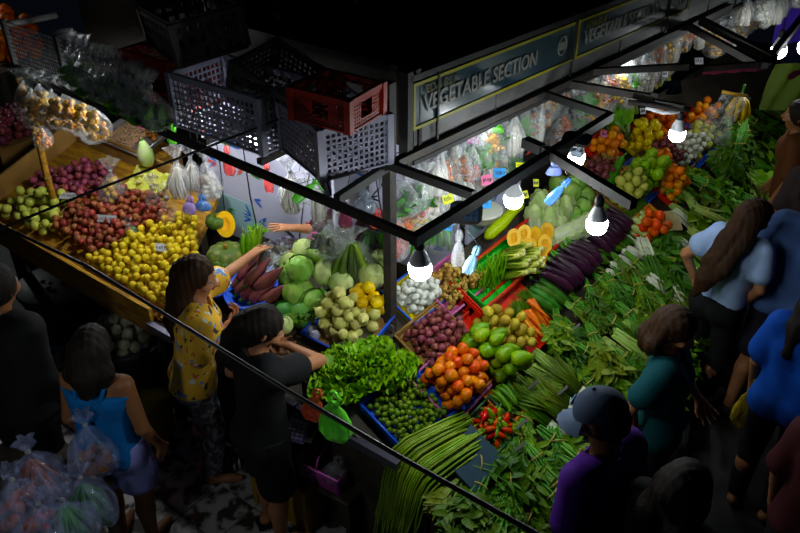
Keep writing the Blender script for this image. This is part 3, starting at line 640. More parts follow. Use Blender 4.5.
for k in range(9): MB().ball((r.uniform(-.1, .1), r.uniform(-.06, .06), .03), (.022, .016, .014), 8, 5).build('slice', mat('slice_yellow', (.62, .55, .25), .4), o)
# shelf things behind: root bundles, white sprout bags hanging over the yellow fruit
for k, (px, py, s) in enumerate(((176, 160, 1.2), (205, 160, 1.3), (190, 158, 1.0))):
    put('white' if k == 1 else 'noodle', W(px, py, 1.55), 'white bag of bean sprouts hanging below the roof rack', 'sprout bags hanging over the yellow fruit', s)
def softbag(name, label, M, w, h, m, seed, group=None, flat=.35):
    r = random.Random(seed); t = thing(name, label, 'bag', M, group); ph = r.uniform(0, 6)
    MB().lathe([(.012, -h), (w * .7, -h * .98), (w, -h * .8), (w * .9, -h * .5), (w * .62, -h * .22), (w * .3, -.02), (w * .25, 0)], 14, Matrix.Diagonal((1, flat, 1, 1)), lambda a, z: 1 + .12 * math.sin(4 * a + ph + 12 * z) + .08 * math.sin(9 * a + 7 * z)).build('body', m, t)
    for s in (-1, 1): MB().tube([(s * w * .22, 0, -.01), (s * w * .3, 0, h * .14), (s * w * .12, 0, h * .25), (0, 0, h * .27)], [.012, .01, .008, .006], 6).build('handle', m, t)
    if any(k in label for k in ('hanging', 'tied', 'strip', 'bow', 'tinsel', 'ribbon', 'fanned', 'bundled')) and 'stand corner' not in label and 't-shirt' not in label:
        a = M @ Vector((0, 0, h * .27)); Mi = M.inverted()
        cs = [Vector((a.x, 2.68, 1.985)), Vector((a.x, 2.16 - .0427 * (a.x + 1.57), 1.985))] if a.x < -2.0 else [Vector((-1.57 + .017 * (a.y - 2.14), a.y, 1.985)), Vector((-2.06 + .09 * (a.y - 2.68), a.y, 1.985))]
        e = min(cs, key=lambda v: (v - a).length)
        if a.z < 1.97: MB().tube([Mi @ a, Mi @ a.lerp(e, .5), Mi @ e], .002, 4).build('cord', M_black, t)
    return t
M_rb = plastic('red_film', (.85, .10, .10), .75); M_gb = plastic('green_film', (.18, .85, .05), .85); M_ob = plastic('orange_film', (.8, .12, .04), .85)
softbag('plastic_bag', 'red plastic bag hanging beside the white sprout bags', TRS(W(227, 152, 1.65), (0, 0, .4)), .038, .16, M_rb, 1)
softbag('plastic_bag', 'narrow red plastic bag hanging over the painted board', TRS(W(267, 168, 1.65), (0, 0, .4)), .032, .16, M_rb, 2)
softbag('plastic_bag', 'bunch of white plastic bags fanned below the crates', TRS(W(300, 178, 1.75), (0, 0, .5)), .13, .15, M_film2, 3)
put('noodle', W(290, 172, 1.78), 'white bag of glass noodles below the roof crates', 'noodle bags below crates', 1.1); put('long', W(316, 182, 1.78), 'white bag of glass noodles below the roof crates', 'noodle bags below crates', .9)
softbag('plastic_bag', 'blue plastic bag hanging beside the yellow fruit', TRS(W(202, 198, 1.35), (0, 0, .6)), .05, .09, plastic('azure_film', (.05, .25, .70), .85), 61, None, .5)
softbag('plastic_bag', 'lilac plastic bag hanging beside the yellow fruit', TRS(W(190, 200, 1.35), (0, .2, .6)), .045, .10, plastic('lavender_film', (.40, .28, .72), .85), 62, None, .5)
# hanging bags by the pole
pl = thing('bamboo_pole', 'yellow brown wooden pole standing in the onion tray', 'pole')
pp = L_(58, 214); MB().tube([pp, pp + Vector((-.01, 0, .3)), pp + Vector((.0, .01, .6)), pp + Vector((-.02, 0, 1.0))], [.026, .024, .024, .022], 9).build('shaft', M_wood, pl)
for i, zz in enumerate((.28, .62)): MB().tube([pp + Vector((-.01, 0, zz)), pp + Vector((-.01, 0, zz + .015))], .028, 9).build('node_ring', M_card, pl)
r = random.Random(4)
for k, (px, py) in enumerate(((22, 82), (38, 84), (50, 90), (64, 92), (76, 96), (88, 103), (30, 90))):
    put('film_chip', W(px, py, 1.98), 'clear tied bag of yellow chips hanging from the rail above the pole', 'chip bags above the onion tray', 1.15)
put('orange', W(38, 122, 1.75), 'clear bag of orange bits hanging beside the wooden pole', None, 1.0)
for k in range(13):
    px = 52 + k * 6.6; put('green', W(px, 78 + k * 3.6 + r.uniform(-4, 3), 2.16) + Vector((0, .14, .14)), 'clear bag of greens behind the wire mesh', 'green bags behind the wire mesh', 1.1, (0, 0, r.uniform(0, 6)))
# white onion basket, lime basket, buckets below the tray
c = W(126, 333, .50); t = thing('round_basket', 'dark round bin heaped with white onions below the wooden tray', 'basket', TRS((c.x, c.y, 0)))
MB().lathe([(.17, 0), (.20, .2), (.235, .44), (.245, .46), (.238, .465), (.225, .45), (.21, .43), (.01, .425)], 24).build('shell', mat('bin_dark', (.02, .018, .02), .5), t)
MB().lathe([(.24, .455), (.25, .46), (.25, .475), (.24, .48)], 24).build('rim', mat('bin_rim', (.07, .06, .07), .4), t)
m_wo = mat('onion_white', (.55, .60, .46), .35, .15, c2=(.50, .42, .22), ns=14, nlo=.55, nhi=.75)
pr = [PR(single('white_onion', onion_me('white_onion', .038, m_wo, .8, 11)))]
pile(TRS((c.x, c.y, .43)), .40, .40, 50, .040, pr, 'white onion heaped in the dark round bin', 'white onions in the bin', 'onion', 1.5, 0, seed=6, poly=[(.2 * math.cos(a), .2 * math.sin(a)) for a in [k * math.pi / 6 for k in range(12)]])
o = tag(MB().box((0, 0, .06), (.07, .004, .07)).build('cardboard_flap', M_card, None, False, TRS(W(110, 306, .62), (.3, .2, .5))), 'cardboard flap standing behind the white onions', 'cardboard')
c2_ = W(55, 282, .45); t = thing('round_basket', 'dark basket of small limes beside the white onion bin', 'basket', TRS((c2_.x, c2_.y, 0)))
MB().lathe([(.18, 0), (.22, .2), (.27, .42), (.28, .43), (.26, .43), (.01, .38)], 20).build('shell', mat('bin_dark', (.02, .018, .02), .5), t); MB().lathe([(.272, .42), (.285, .425), (.285, .44), (.272, .445)], 20).build('rim', mat('bin_rim', (.07, .06, .07), .4), t)
pr = [PR(single('lime', lathe_mesh('lime', roundprof(.022), 8, mat('lime_dark', (.14, .20, .05), .4, .3))))]
pile(TRS((c2_.x, c2_.y, .385)), .5, .5, 70, .022, pr, 'small dull lime in the dark basket', 'limes in the basket', 'lime', 1., 0, seed=7, poly=[(.24 * math.cos(a), .24 * math.sin(a)) for a in [k * math.pi / 6 for k in range(12)]])
def bucket(label, p, r0, r1, h, m):
    t = thing('bucket', label, 'bucket', TRS(p))
    MB().lathe([(r0, 0), (r0, .005), (r1, h), (r1 - .008, h), (r0 - .008, .012), (.01, .01)], 22).build('shell', m, t)
    MB().lathe([(r1 + .001, h - .02), (r1 + .01, h - .016), (r1 + .01, h - .002), (r1 + .001, h)], 22).build('rim', m, t)
    MB().tube([(r1 * math.cos(a), r1 * math.sin(a), h - .02 - .05 * math.sin(a)) for a in [k * math.pi / 8 for k in range(9)]], .004, 5).build('handle', mat('tin', (.35, .34, .36), .35), t)
p = W(157, 430, 0); bucket('olive yellow plastic bucket standing on the tiles under the stand', (p.x, p.y, .002), .11, .135, .24, mat('bucket_olive', (.20, .17, .03), .45))
# ================================================================ LEFT WING: cabbages, squash, blossoms
def basin(label, c, r, h, m):
    t = thing('basin', label, 'basin', tilt_on(c, FO, (0, 0, 0), .0))
    MB().lathe([(r * .72, .0), (r * .75, .004), (r, h), (r + .014, h + .004), (r + .014, h + .012), (r - .006, h + .012), (r * .70, .016), (.01, .014)], 28).build('shell', m, t)
    MB().tube([((r + .012) * math.cos(a), (r + .012) * math.sin(a), h + .01) for a in [k * math.pi / 14 for k in range(29)]], .007, 6).build('rim', m, t); return t
M_bl = mat('basin_blue', (.03, .10, .60), .35); M_bl2 = mat('tray_blue', (.03, .09, .50), .35)
c = L_(256, 296); basin('blue basin holding purple banana blossoms', c, .155, .075, M_bl)
M_bb = mat('blossom', (.15, .032, .05), .45, .25, c2=(.24, .085, .08), ns=6, stretch=(4, 4, 1)); M_bb2 = mat('blossom_bract', (.13, .03, .05), .4, .25)
def blossom():
    t = thing('banana_blossom', 'purple banana blossom lying in the blue basin', 'blossom', None, 'banana blossoms in the basin')
    MB().lathe([(.008, 0), (.03, .012), (.040, .06), (.038, .11), (.027, .16), (.012, .20), (.002, .225)], 12, None, lambda a, z: 1 + .05 * math.sin(3 * a)).build('bud', M_bb, t)
    for k in range(4): MB().leaf((.034 * math.cos(k * 1.6), .034 * math.sin(k * 1.6), .02), (-.06 * math.cos(k * 1.6), -.06 * math.sin(k * 1.6), 1), (math.cos(k * 1.6), math.sin(k * 1.6), 0), .17, .036, .12, -.3, 5).build('bract', M_bb2, t)
    MB().tube([(0, 0, -.02), (0, 0, .01)], .012, 7).build('stalk', STG, t); return t
bp = PR(blossom())
for k, (dx, dy, dz, a, pt) in enumerate(((-.11, -.06, .06, .25, 1.15), (-.06, -.08, .07, .1, 1.1), (.0, -.09, .07, .0, 1.15), (.06, -.08, .07, -.1, 1.1), (.11, -.06, .06, -.3, 1.15), (-.07, -.02, .12, .2, 1.05), (.0, -.03, .13, .0, 1.05), (.07, -.02, .12, -.25, 1.05))):
    bp.put(tilt_on(c, FO, (0, 0, 0), 0) @ TRS((dx, dy, dz), (-pt - .12, 0, a - .35), .98))
c = L_(222, 289); basin('small blue basin of dark green avocados behind the yellow shirt', c, .12, .07, M_bl)
pr = [PR(single('avocado', lathe_mesh('avocado', [(.003, -.04), (.026, -.034), (.038, -.01), (.034, .02), (.02, .05), (.004, .06)], 10, mat('avocado', (.05, .13, .025), .35, .3))))]
pile(tilt_on(c, FO, (0, 0, 0), .0), .2, .2, 9, .036, pr, 'dark green avocado in the small blue basin', 'avocados in the basin', 'avocado', 1, .02, seed=3, poly=[(.08 * math.cos(a), .08 * math.sin(a)) for a in [k * math.pi / 4 for k in range(8)]])
# squash with a cut wedge on top
def ribs(n, d): return lambda a, z: 1 - d * abs(math.cos(n * a / 2)) ** 4
M_sq = mat('squash_rind', (.07, .12, .03), .5, .2, c2=(.22, .24, .07), ns=22, nlo=.5, nhi=.7, bump=.3); M_sf = mat('squash_flesh', (.82, .50, .03), .45, .1); M_seed = mat('squash_core', (.80, .42, .03), .7, bump=.6, bs=120)
o = thing('squash', 'big mottled green squash in front of the painted board', 'squash', TRS(L_(228, 268) + Vector((0, 0, .085))))
MB().lathe([(.01, -.075), (.07, -.07), (.125, -.03), (.13, .01), (.10, .055), (.05, .07), (.02, .062)], 30, None, ribs(10, .12)).build('rind', M_sq, o); MB().tube([(0, 0, .06), (.01, 0, .09)], .012, 7).build('stem', M_wood, o)
def squash_half(name, s=1.):
    t = thing(name, 'x', 'squash'); n, m_ = 16, 6; b = MB(); vs = []
    for i in range(m_ + 1):
        for j in range(n):
            th_ = math.pi / 2 * i / m_; a = 2 * math.pi * j / n; vs.append((.05 * math.cos(a) * math.cos(th_), -.04 * math.sin(th_), .068 * math.sin(a) * math.cos(th_)))
    b.add(vs, [(i * n + j, i * n + (j + 1) % n, i * n + n + (j + 1) % n, i * n + n + j) for i in range(m_) for j in range(n)]); b.build('rind', M_sq, t)
    b = MB(); o_ = [(.0495 * math.cos(2 * math.pi * j / n), 0, .0675 * math.sin(2 * math.pi * j / n)) for j in range(n)]; i_ = [(x * .5, 0.0, z_ * .55) for x, y, z_ in o_]; q_ = [(x * .25, -.005, z_ * .3) for x, y, z_ in o_]
    b.add(o_ + i_, [(j, n + j, n + (j + 1) % n, (j + 1) % n) for j in range(n)]); b.build('flesh', M_sf, t, False)
    MB().add(i_ + q_, [(j, n + j, n + (j + 1) % n, (j + 1) % n) for j in range(n)] + [tuple(range(2 * n - 1, n - 1, -1))]).build('seed_hollow', M_seed, t)
    return t
SQ = PR(squash_half('cut_squash'))
def face_cam(p, tilt, yaw): return TRS(p, (tilt, 0, yaw))
SQ.put(TRS(L_(229, 250) + Vector((0, 0, .19)), (.45, .1, math.radians(222)), 1.25), 'cut yellow squash half standing on the big green squash')
o = thing('squash', 'dark green squash half hidden behind the cut squash', 'squash', TRS(L_(220, 247) + Vector((0, 0, .19)), (0, 0, 0), .6)); MB().lathe([(.01, -.075), (.07, -.07), (.12, -.02), (.10, .055), (.05, .07), (.02, .062)], 24, None, ribs(9, .1)).build('rind', M_sq, o); MB().tube([(0, 0, .06), (.01, 0, .09)], .012, 7).build('stem', M_wood, o)
# bitter gourds and bunched greens beside the squash
for k in range(7):
    p = L_(246 + 4 * (k % 4), 262 + 5 * (k // 4)) + Vector((0, 0, .05 + .02 * (k % 2)))
    o = thing('bitter_gourd', 'light green bitter gourd standing beside the squash', 'gourd', TRS(p, (-.5 + .1 * (k % 3), .15 * (k % 2), .2 * k)), 'bitter gourds beside squash')
    MB().lathe([(.004, -.02), (.018, .0), (.024, .05), (.022, .10), (.012, .15), (.003, .17)], 14, None, lambda a, z: 1 + .12 * math.sin(7 * a) + .06 * math.sin(90 * z)).build('skin', mat('gourd_green', (.11, .22, .03), .4, .25), o); MB().tube([(0, 0, .165), (.006, 0, .2)], .004, 5).build('stem', STG, o)
B_broad[0].put(TRS(L_(252, 252) + Vector((0, 0, .05)), (.5, 0, .3), .42), 'bright green leafy bunch beside the squash below the painted board')
o = softbag('plastic_sheet', 'pale purple plastic bag spread between the hands and the tape', TRS(L_(288, 262) + Vector((0, 0, .17)), (.8, 0, .6)), .10, .14, plastic('lilac_film', (.42, .36, .62), .8), 8, None, .3)
softbag('plastic_bag', 'bright pink plastic bag crumpled behind the cabbages', TRS(L_(318, 262) + Vector((0, 0, .19)), (.5, .2, .4)), .06, .10, plastic('pink_film', (.75, .15, .5), .85), 9)
o = thing('tape_roll', 'yellow roll of wide tape standing behind the cabbages', 'tape', TRS(L_(297, 266) + Vector((0, 0, .03))))
MB().lathe([(.030, 0), (.046, 0), (.046, .07), (.030, .07), (.030, 0)], 22).build('tape', mat('tape_yellow', (.55, .50, .04), .3), o); MB().lathe([(.027, 0), (.030, 0), (.030, .071), (.027, .071), (.027, 0)], 22).build('core', M_card, o)
# cabbages
M_cab = mat('cabbage', (.22, .42, .10), .45, .25, c2=(.38, .56, .18), ns=7, stretch=(3, 3, 1), bump=.35, bs=30); M_cabp = mat('cabbage_pale', (.50, .62, .26), .45, .15, c2=(.62, .70, .36), ns=7, bump=.3, bs=30); M_cabd = mat('cabbage_dark', (.05, .20, .05), .45, .2, c2=(.12, .32, .08), ns=8, bump=.35)
def cabbage(name, r, m, seed, el=1.):
    g = random.Random(seed); t = thing(name, 'x', 'cabbage')
    MB().ball((0, 0, 0), (r * .97, r * .97, r * el * .95), 16, 10).build('heart', m, t)
    for k in range(6):
        a0 = k * 1.05 + g.uniform(-.2, .2); n, q = 7, 6; vs = []
        for i in range(n):
            for j in range(q):
                la = -1.35 + 2.2 * i / (n - 1); wv = math.cos(la * .75) * 1.0; aa = a0 + (j / (q - 1) - .5) * 1.5 * wv
                rr = r * (1.0 + .02 * (k % 3) + .10 * max(0, (i / (n - 1)) - .75) * 4 * .5 + .03 * math.sin(9 * aa + i) + .03 * abs(j - 2.5) / 2.5 * (i / n))
                vs.append((rr * math.cos(la) * math.cos(aa), rr * math.cos(la) * math.sin(aa), el * rr * math.sin(la)))
        MB().add(vs, [(i * q + j, i * q + j + 1, i * q + q + j + 1, i * q + q + j) for i in range(n - 1) for j in range(q - 1)]).build('outer_leaf', m, t)
    MB().tube([(0, 0, -r * el * 1.04), (0, 0, -r * el * .9)], r * .16, 8).build('stump', SW, t)
    return Proto(t)
CB = cabbage('cabbage', .078, M_cab, 1); CBP = cabbage('cabbage', .075, M_cabp, 2); CBD = cabbage('cabbage', .07, M_cabd, 3)
for P_c, px, py, dz, s, l in ((CB, 300, 305, .08, 1., 'round green cabbage beside the banana blossoms'), (CB, 293, 290, .10, .9, 'green cabbage behind the basin of blossoms'), (CB, 318, 315, .08, .95, 'green cabbage at the front by the pale onions'), (CB, 302, 297, .2, .85, 'green cabbage topping the cabbage heap'),
                              (CBD, 303, 325, .07, .9, 'dark green cabbage low at the front of the heap'), (CBD, 286, 322, .06, .85, 'dark leafy cabbage beside the kneading hands'), (CBP, 328, 290, .12, .9, 'pale yellow green cabbage wrapped in film at the back'), (CBP, 342, 296, .10, .85, 'pale split cabbage below the hanging okra bag'),
                              (CBP, 305, 266, .12, .75, 'pale cabbage half by the tape roll'), (CB, 322, 268, .12, .8, 'green cabbage by the pink plastic bag'), (CBP, 372, 290, .10, .9, 'pale cabbage behind the yellow lemons by the post'), (CBP, 382, 272, .08, .8, 'pale cabbage at the back beside the post')):
    P_c.put(TRS(L_(px, py) + Vector((0, 0, dz)), (rnd.uniform(-.6, .4), rnd.uniform(-.5, .5), rnd.uniform(0, 6)), s * 1.18), l)
for k in range(5): B_fine[0].put(TRS(L_(256 + 11 * k, 322 - 2 * k) + Vector((0, 0, .03)), (.3, 0, -.9 - .3 * k), .75), 'bright green leaf bunch in front of the blossoms', 'leaf bunches in front of the blossoms')
for k, (px, py, s_) in enumerate(((272, 272, .75), (284, 276, .8), (276, 283, .7))):
    put('white', L_(px, py) + Vector((0, 0, .17 * s_ + .02)), 'milky bag of white vegetables lying between blossoms and cabbages', 'milky bags between blossoms and cabbages', s_, (.3, .2 * k, k))
CBP.put(TRS(L_(290, 275) + Vector((0, 0, .09)), (.3, .2, 1), .85), 'pale cabbage between the lilac bag and green cabbages')
# pale onions with lemons on the blue tray
F1 = FL(L_(352, 330)); F1 = tilt_on(L_(350, 331), FO, (0, 0, 0), .01)
tray('produce_tray', 'blue tray heaped with pale yellow onions beside the post', F1, .36, .30, .05, M_bl2, None, M_card)
m_po = mat('onion_pale', (.66, .62, .28), .35, .12, c2=(.56, .56, .2), ns=10)
pr = [PR(single('pale_onion', onion_me('pale_onion', .034, m_po, .5, 12)))]
pile(F1, .35, .28, 38, .034, pr, 'pale yellow onion heaped on the blue tray beside the post', 'pale onions on the blue tray', 'onion', 2.5, .01, seed=8)
pr = [PR(single('lemon', lathe_mesh('lemon', [(.003, -.042), (.016, -.036), (.032, -.018), (.036, 0), (.032, .018), (.016, .036), (.003, .043)], 11, mat('lemon', (.80, .56, .02), .35, .1))))]
pile(tilt_on(L_(372, 312), FO, (0, 0, 0), .02), .28, .16, 13, .034, pr, 'bright yellow lemon behind the pale onions', 'lemons behind the onions', 'lemon', 1, .03, seed=9)
for k, (px, py) in enumerate(((313, 336), (315, 342), (311, 328))):
    tag(link('white_bulb', onion_me('white_bulb', .032, mat('bulb_lilac', (.45, .46, .58), .4)), None, TRS(L_(px, py) + Vector((0, 0, .045 + .005 * k)), (.5 * k, .3, 0))), 'whitish lilac onion beside the blue tray edge', 'onion', 'lilac onions beside the tray')
# hanging bags above: okra bag and greens bag
def okra_bag():
    t = thing('okra_bag', 'clear bag fanned out over long dark green okra hanging by the post', 'bag', TRS(W(351, 240, 1.36)))
    for k in range(15):
        a = (k / 14 - .5) * 1.9; q = .12 * math.sin(a); y = -.02 + .04 * math.cos(k * 2.3)
        MB().tube([(q * .25, y * .3, -.01), (q * .7, y, -.09), (q * 1.0, y * 1.2, -.19), (q * 1.1, y * 1.2, -.235)], [.008, .016, .017, .009], 7).build('pod', mat('okra_dark', (.045, .085, .02), .4, .3, c2=(.08, .15, .03), ns=10) if k % 3 else mat('okra_light', (.18, .30, .06), .4, .2), t)
    MB().lathe([(.15, -.21), (.12, -.10), (.05, -.02), (.015, .0), (.03, .03), (.065, .055), (.067, .0555)], 20, Matrix.Diagonal((1, .45, 1, 1)), lambda a, z: 1 + .12 * math.sin(6 * a + 9 * z)).build('film', M_film, t)
    t.rotation_euler = (0, 0, math.radians(37)); t.scale = (1.35, 1.35, 1.3); return t
okra_bag()
for k, (px, py, kk, s) in enumerate(((322, 216, 'leaf', 1.25), (338, 214, 'leaf', 1.25), (330, 222, 'leaf', 1.1))):
    put(kk, W(px, py, 1.5), 'clear bag of dark leaves hanging by the vendor', 'dark leaf bags by the vendor', s)
softbag('plastic_bag', 'grey blue plastic bag bundled on the beam by the vendor', TRS(W(365, 195, 1.85), (0, 0, .6)), .06, .10, plastic('grey_film', (.20, .24, .3), .8), 14, None, .7)
softbag('plastic_bag', 'red pink plastic bag tied under the beam by the post', TRS(W(378, 213, 1.7), (0, 0, .6)), .045, .09, M_rb, 15)
softbag('plastic_bag', 'maroon plastic bag hanging beside the vendor', TRS(W(345, 208, 1.7), (0, 0, .6)), .035, .12, plastic('maroon_film', (.25, .03, .08), .85), 16)
softbag('plastic_bag', 'bright green plastic strip hanging below the white crate', TRS(W(316, 182, 1.92), (.0, .8, .6)), .025, .16, M_gb, 17)
softbag('plastic_bag', 'bright green plastic strip hanging beside the red crates', TRS(W(173, 128, 1.9), (.0, .2, .6)), .03, .10, M_gb, 18)
softbag('plastic_bag', 'pink plastic bag hanging at the corner of the wire mesh', TRS(W(141, 114, 1.88), (.0, .2, .6)), .03, .09, plastic('pink_film', (.75, .15, .5), .85), 19)
def tubes_bag(px, py, z, n, col_, label):
    t = thing('vegetable_bag', label, 'bag', TRS(W(px, py, z), (0, 0, math.radians(37))))
    g = random.Random(px)
    for k in range(n):
        q = g.uniform(-.12, .12); y = g.uniform(-.05, .05); MB().tube([(q * .3, y * .3, 0), (q, y, -.08), (q * 1.1, y, -.2)], [.006, .012, .008], 6).build('pod', col_, t)
    MB().lathe([(.14, -.2), (.13, -.10), (.07, -.02), (.02, .01), (.04, .05), (.042, .051)], 18, Matrix.Diagonal((1, .5, 1, 1)), lambda a, z: 1 + .12 * math.sin(6 * a + 9 * z)).build('film', M_film, t)
tubes_bag(400, 222, 1.4, 18, mat('bean_bright', (.10, .42, .04), .35, .2), 'clear bag of bright green beans hanging right of the post')
tubes_bag(432, 218, 1.4, 16, mat('bean_bright', (.10, .42, .04), .35, .2), 'clear bag of bright green beans below the corner bulb')
tubes_bag(372, 232, 1.32, 12, mat('bean_bright', (.10, .42, .04), .35, .2), 'clear bag of green beans hanging left of the post')
# ================================================================ RIGHT WING
FRo = FR(Vector((-1.7, 3.0, zR(-1.7))))
def onR(px, py, e=(0, 0, 0), z0=0.): return tilt_on(R_(px, py), FRo, e, z0)
def atR(x, y, e=(0, 0, 0), z0=0.): return tilt_on((x, y, zR(x)), FRo, e, z0)
M_pink = mat('tray_pink', (.50, .16, .32), .4); M_redc = mat('crate_scarlet', (.55, .05, .02), .45); M_yelt = mat('tray_yellow', (.6, .5, .05), .4); M_grt = mat('tray_green', (.05, .38, .06), .4)
# curly lettuce heads
M_kale = mat('curly_green', (.16, .33, .02), .5, .2, c2=(.25, .44, .04), ns=25)
def curly(seed):
    g = random.Random(seed); t = thing('curly_lettuce', 'x', 'lettuce')
    for k in range(17):
        a0 = k * 2.4; el = .25 + 1.15 * (k / 17); L = .13 - .045 * k / 17; n, q = 6, 9; vs = []
        rad = Vector((math.cos(a0), math.sin(a0), 0)); tan = Vector((-math.sin(a0), math.cos(a0), 0)); up = Vector((0, 0, 1))
        for i in range(n):
            f = i / (n - 1); e = el * (1 - .35 * f) ; c_ = (rad * math.cos(e) + up * math.sin(e)) * (L * f) ; wd = .012 + .065 * math.sin(math.pi * min(.85, f * .9)) ; nn = (up * math.cos(e) - rad * math.sin(e))
            for j in range(q):
                s = (j / (q - 1) - .5) * 2; ruf = .016 * f * (abs(s) ** 1.2 + (f > .7)) * math.sin(j * 2.9 + i * 2.2 + k)
                vs.append(c_ + tan * (wd * s) + nn * (ruf + .02 * s * s * f) + rad * (ruf * .4 - .02 * s * s * (f > .9)))
        MB().add(vs, [(i * q + j, i * q + j + 1, i * q + q + j + 1, i * q + q + j) for i in range(n - 1) for j in range(q - 1)]).build('leaf', M_kale, t)
    return Proto(t)
CU = [curly(1), curly(2)]; g = random.Random(3)
for k, (px, py, dz) in enumerate(((345, 352, 0), (375, 350, .0), (400, 356, 0), (335, 372, .0), (362, 370, .05), (392, 372, .05), (342, 386, .0), (366, 382, .05), (392, 374, .02), (338, 362, .04), (386, 362, .04), (330, 378, .0), (375, 360, .09), (352, 374, .09), (380, 372, .09), (362, 364, .10))):
    CU[k % 2].put(TRS(R_(px, py + 16) + Vector((0, 0, .03 + dz)), (g.uniform(-.3, .3), g.uniform(-.3, .3), g.uniform(0, 6)), g.uniform(.85, 1.1)), 'curly bright green lettuce head heaped on the stand corner', 'curly lettuce heads at the corner')
# calamansi tray
F = atR(-1.75, 2.33); tray('produce_tray', 'blue tray full of small green citrus in front of the curly lettuce', F, .36, .32, .055, M_bl2, None, None)
pr = [PR(single('green_citrus', lathe_mesh('green_citrus', roundprof(.0155, 5), 8, mat('calamansi', (.13, .21, .035), .35, .3))))]
pile(F, .36, .32, 190, .0155, pr, 'small green citrus in the blue tray', 'green citrus in the blue tray', 'citrus', .5, .01, seed=21)
# tomatoes
F = atR(-1.70, 2.65, (0, 0, .03)); tray('produce_tray', 'pink rimmed tray heaped with orange red tomatoes', F, .33, .29, .05, M_bl2, M_pink, None)
m_tom = mat('tomato', (.62, .13, .025), .25, .15, c2=(.70, .24, .03), ns=9)
pr = [PR(single('tomato', lathe_mesh('tomato', [(.003, -.026), (.018, -.027), (.031, -.014), (.034, .003), (.028, .019), (.014, .026), (.003, .022)], 12, m_tom)))]
pile(F, .33, .29, 66, .030, pr, 'orange red tomato heaped in the pink rimmed tray', 'tomatoes in the pink tray', 'tomato', 1.5, .01, seed=22)
# shallots
F = atR(-1.92, 2.80); tray('produce_tray', 'cardboard coloured tray of dark red shallots between eggs and tomatoes', F, .36, .25, .045, M_card)
m_sh = mat('shallot', (.14, .028, .032), .35, .3, c2=(.24, .08, .08), ns=30)
pr = [PR(single('shallot', onion_me('shallot', .021, m_sh)))]
pile(F, .36, .25, 115, .021, pr, 'dark red shallot heaped in the cardboard tray', 'shallots in the cardboard tray', 'shallot', 1.2, .01, seed=23)
# eggs
F = atR(-2.14, 2.93); tray('produce_tray', 'yellow tray heaped with white eggs behind the shallots', F, .30, .22, .04, M_yelt, M_bl2)
pr = [PR(single('egg', lathe_mesh('egg', [(.002, -.024), (.012, -.021), (.0195, -.006), (.0195, .006), (.012, .021), (.005, .027), (.001, .029)], 10, mat('egg_white', (.66, .68, .62), .4, .08))))]
pile(F, .30, .22, 84, .0205, pr, 'white egg heaped in the yellow tray beside the post', 'white eggs in the yellow tray', 'egg', 2., .01, seed=24)
# ginger
F = atR(-2.07, 3.20); tray('produce_tray', 'mauve pink tray of ginger roots', F, .36, .25, .05, M_pink)
M_gin = mat('ginger', (.48, .34, .12), .6, .25, c2=(.34, .22, .07), ns=40, bump=.3)
def ginger(seed):
    g = random.Random(seed); b = MB(); p = Vector((0, 0, 0))
    b.ball(p, (.022, .016, .015), 7, 5)
    for k in range(5):
        d = Vector((g.uniform(-1, 1), g.uniform(-1, 1), g.uniform(-.4, .4))).normalized(); b.ball(d * g.uniform(.016, .034), (g.uniform(.01, .016),) * 3, 7, 5)
    return PR(b.build('ginger_root', M_gin))
pr = [ginger(1), ginger(2), ginger(3)]
pile(F, .36, .25, 75, .025, pr, 'knobbly tan ginger root heaped in the mauve tray', 'ginger roots in the mauve tray', 'ginger', 1.2, .01, seed=25, flat=.9)
# chayotes, potatoes, carrots
m_cha = mat('chayote', (.15, .28, .03), .35, .25, c2=(.24, .38, .05), ns=8)
def chayote():
    t = thing('chayote', 'x', 'chayote'); MB().lathe([(.004, -.05), (.026, -.048), (.040, -.02), (.038, .01), (.028, .04), (.018, .056), (.004, .06)], 14, None, lambda a, z: 1 - .08 * abs(math.cos(2.5 * a)) ** 6).build('skin', m_cha, t); MB().tube([(0, 0, .056), (.004, 0, .075)], .005, 5).build('stem', STG, t); return PR(t)
pr = [chayote()]; F = atR(-1.66, 2.95)
pile(F, .20, .40, 20, .041, pr, 'green chayote heaped between tomatoes and potatoes', 'chayotes by the tomatoes', 'chayote', 1., .005, seed=26, spin=(1.4, 0, 1.2))
m_pot = mat('potato', (.50, .41, .10), .5, .2, c2=(.38, .29, .07), ns=14, bump=.2)
pr = [PR(single('potato', MB().ball((0, 0, 0), (.040, .031, .030), 12, 8).mesh('potato', m_pot)))]; F = atR(-1.70, 3.19)
pile(F, .24, .38, 34, .034, pr, 'tan yellow potato heaped between chayotes and carrots', 'potatoes by the carrots', 'potato', 1.3, .01, seed=27)
m_car = mat('carrot', (.72, .22, .015), .4, .2, c2=(.80, .32, .03), ns=20, stretch=(1, 1, 6))
def carrot():
    t = thing('carrot', 'x', 'carrot'); MB().lathe([(.001, -.17), (.006, -.14), (.013, -.06), (.019, -.008), (.017, .002), (.008, .006)], 10, None, lambda a, z: 1 + .03 * math.sin(200 * z)).build('root', m_car, t); g = random.Random(4); b = MB()
    for k in range(26): b.leaf((0, 0, .003), (g.uniform(-.5, .5), g.uniform(-.5, .5), 1), (g.uniform(-1, 1), 1, 0), g.uniform(.05, .11), .004, .1, .2, 3)
    b.build('tops', G1, t); return PR(t)
pr = carrot(); g = random.Random(6)
for k in range(15):
    M = atR(-1.70 + .012 * (k % 3), 3.36 + .028 * (k % 7), (0, 0, 0), .03 + .028 * (k // 6)) @ TRS((0, .02 * (k // 6), 0), (-math.pi / 2 + g.uniform(-.12, .12) + math.pi, 0, g.uniform(-.35, .1)))
    pr.put(M @ TRS((0, 0, 0), (math.pi, 0, 0)), 'orange carrot with green top lying beside the potatoes', 'carrots beside the potatoes')
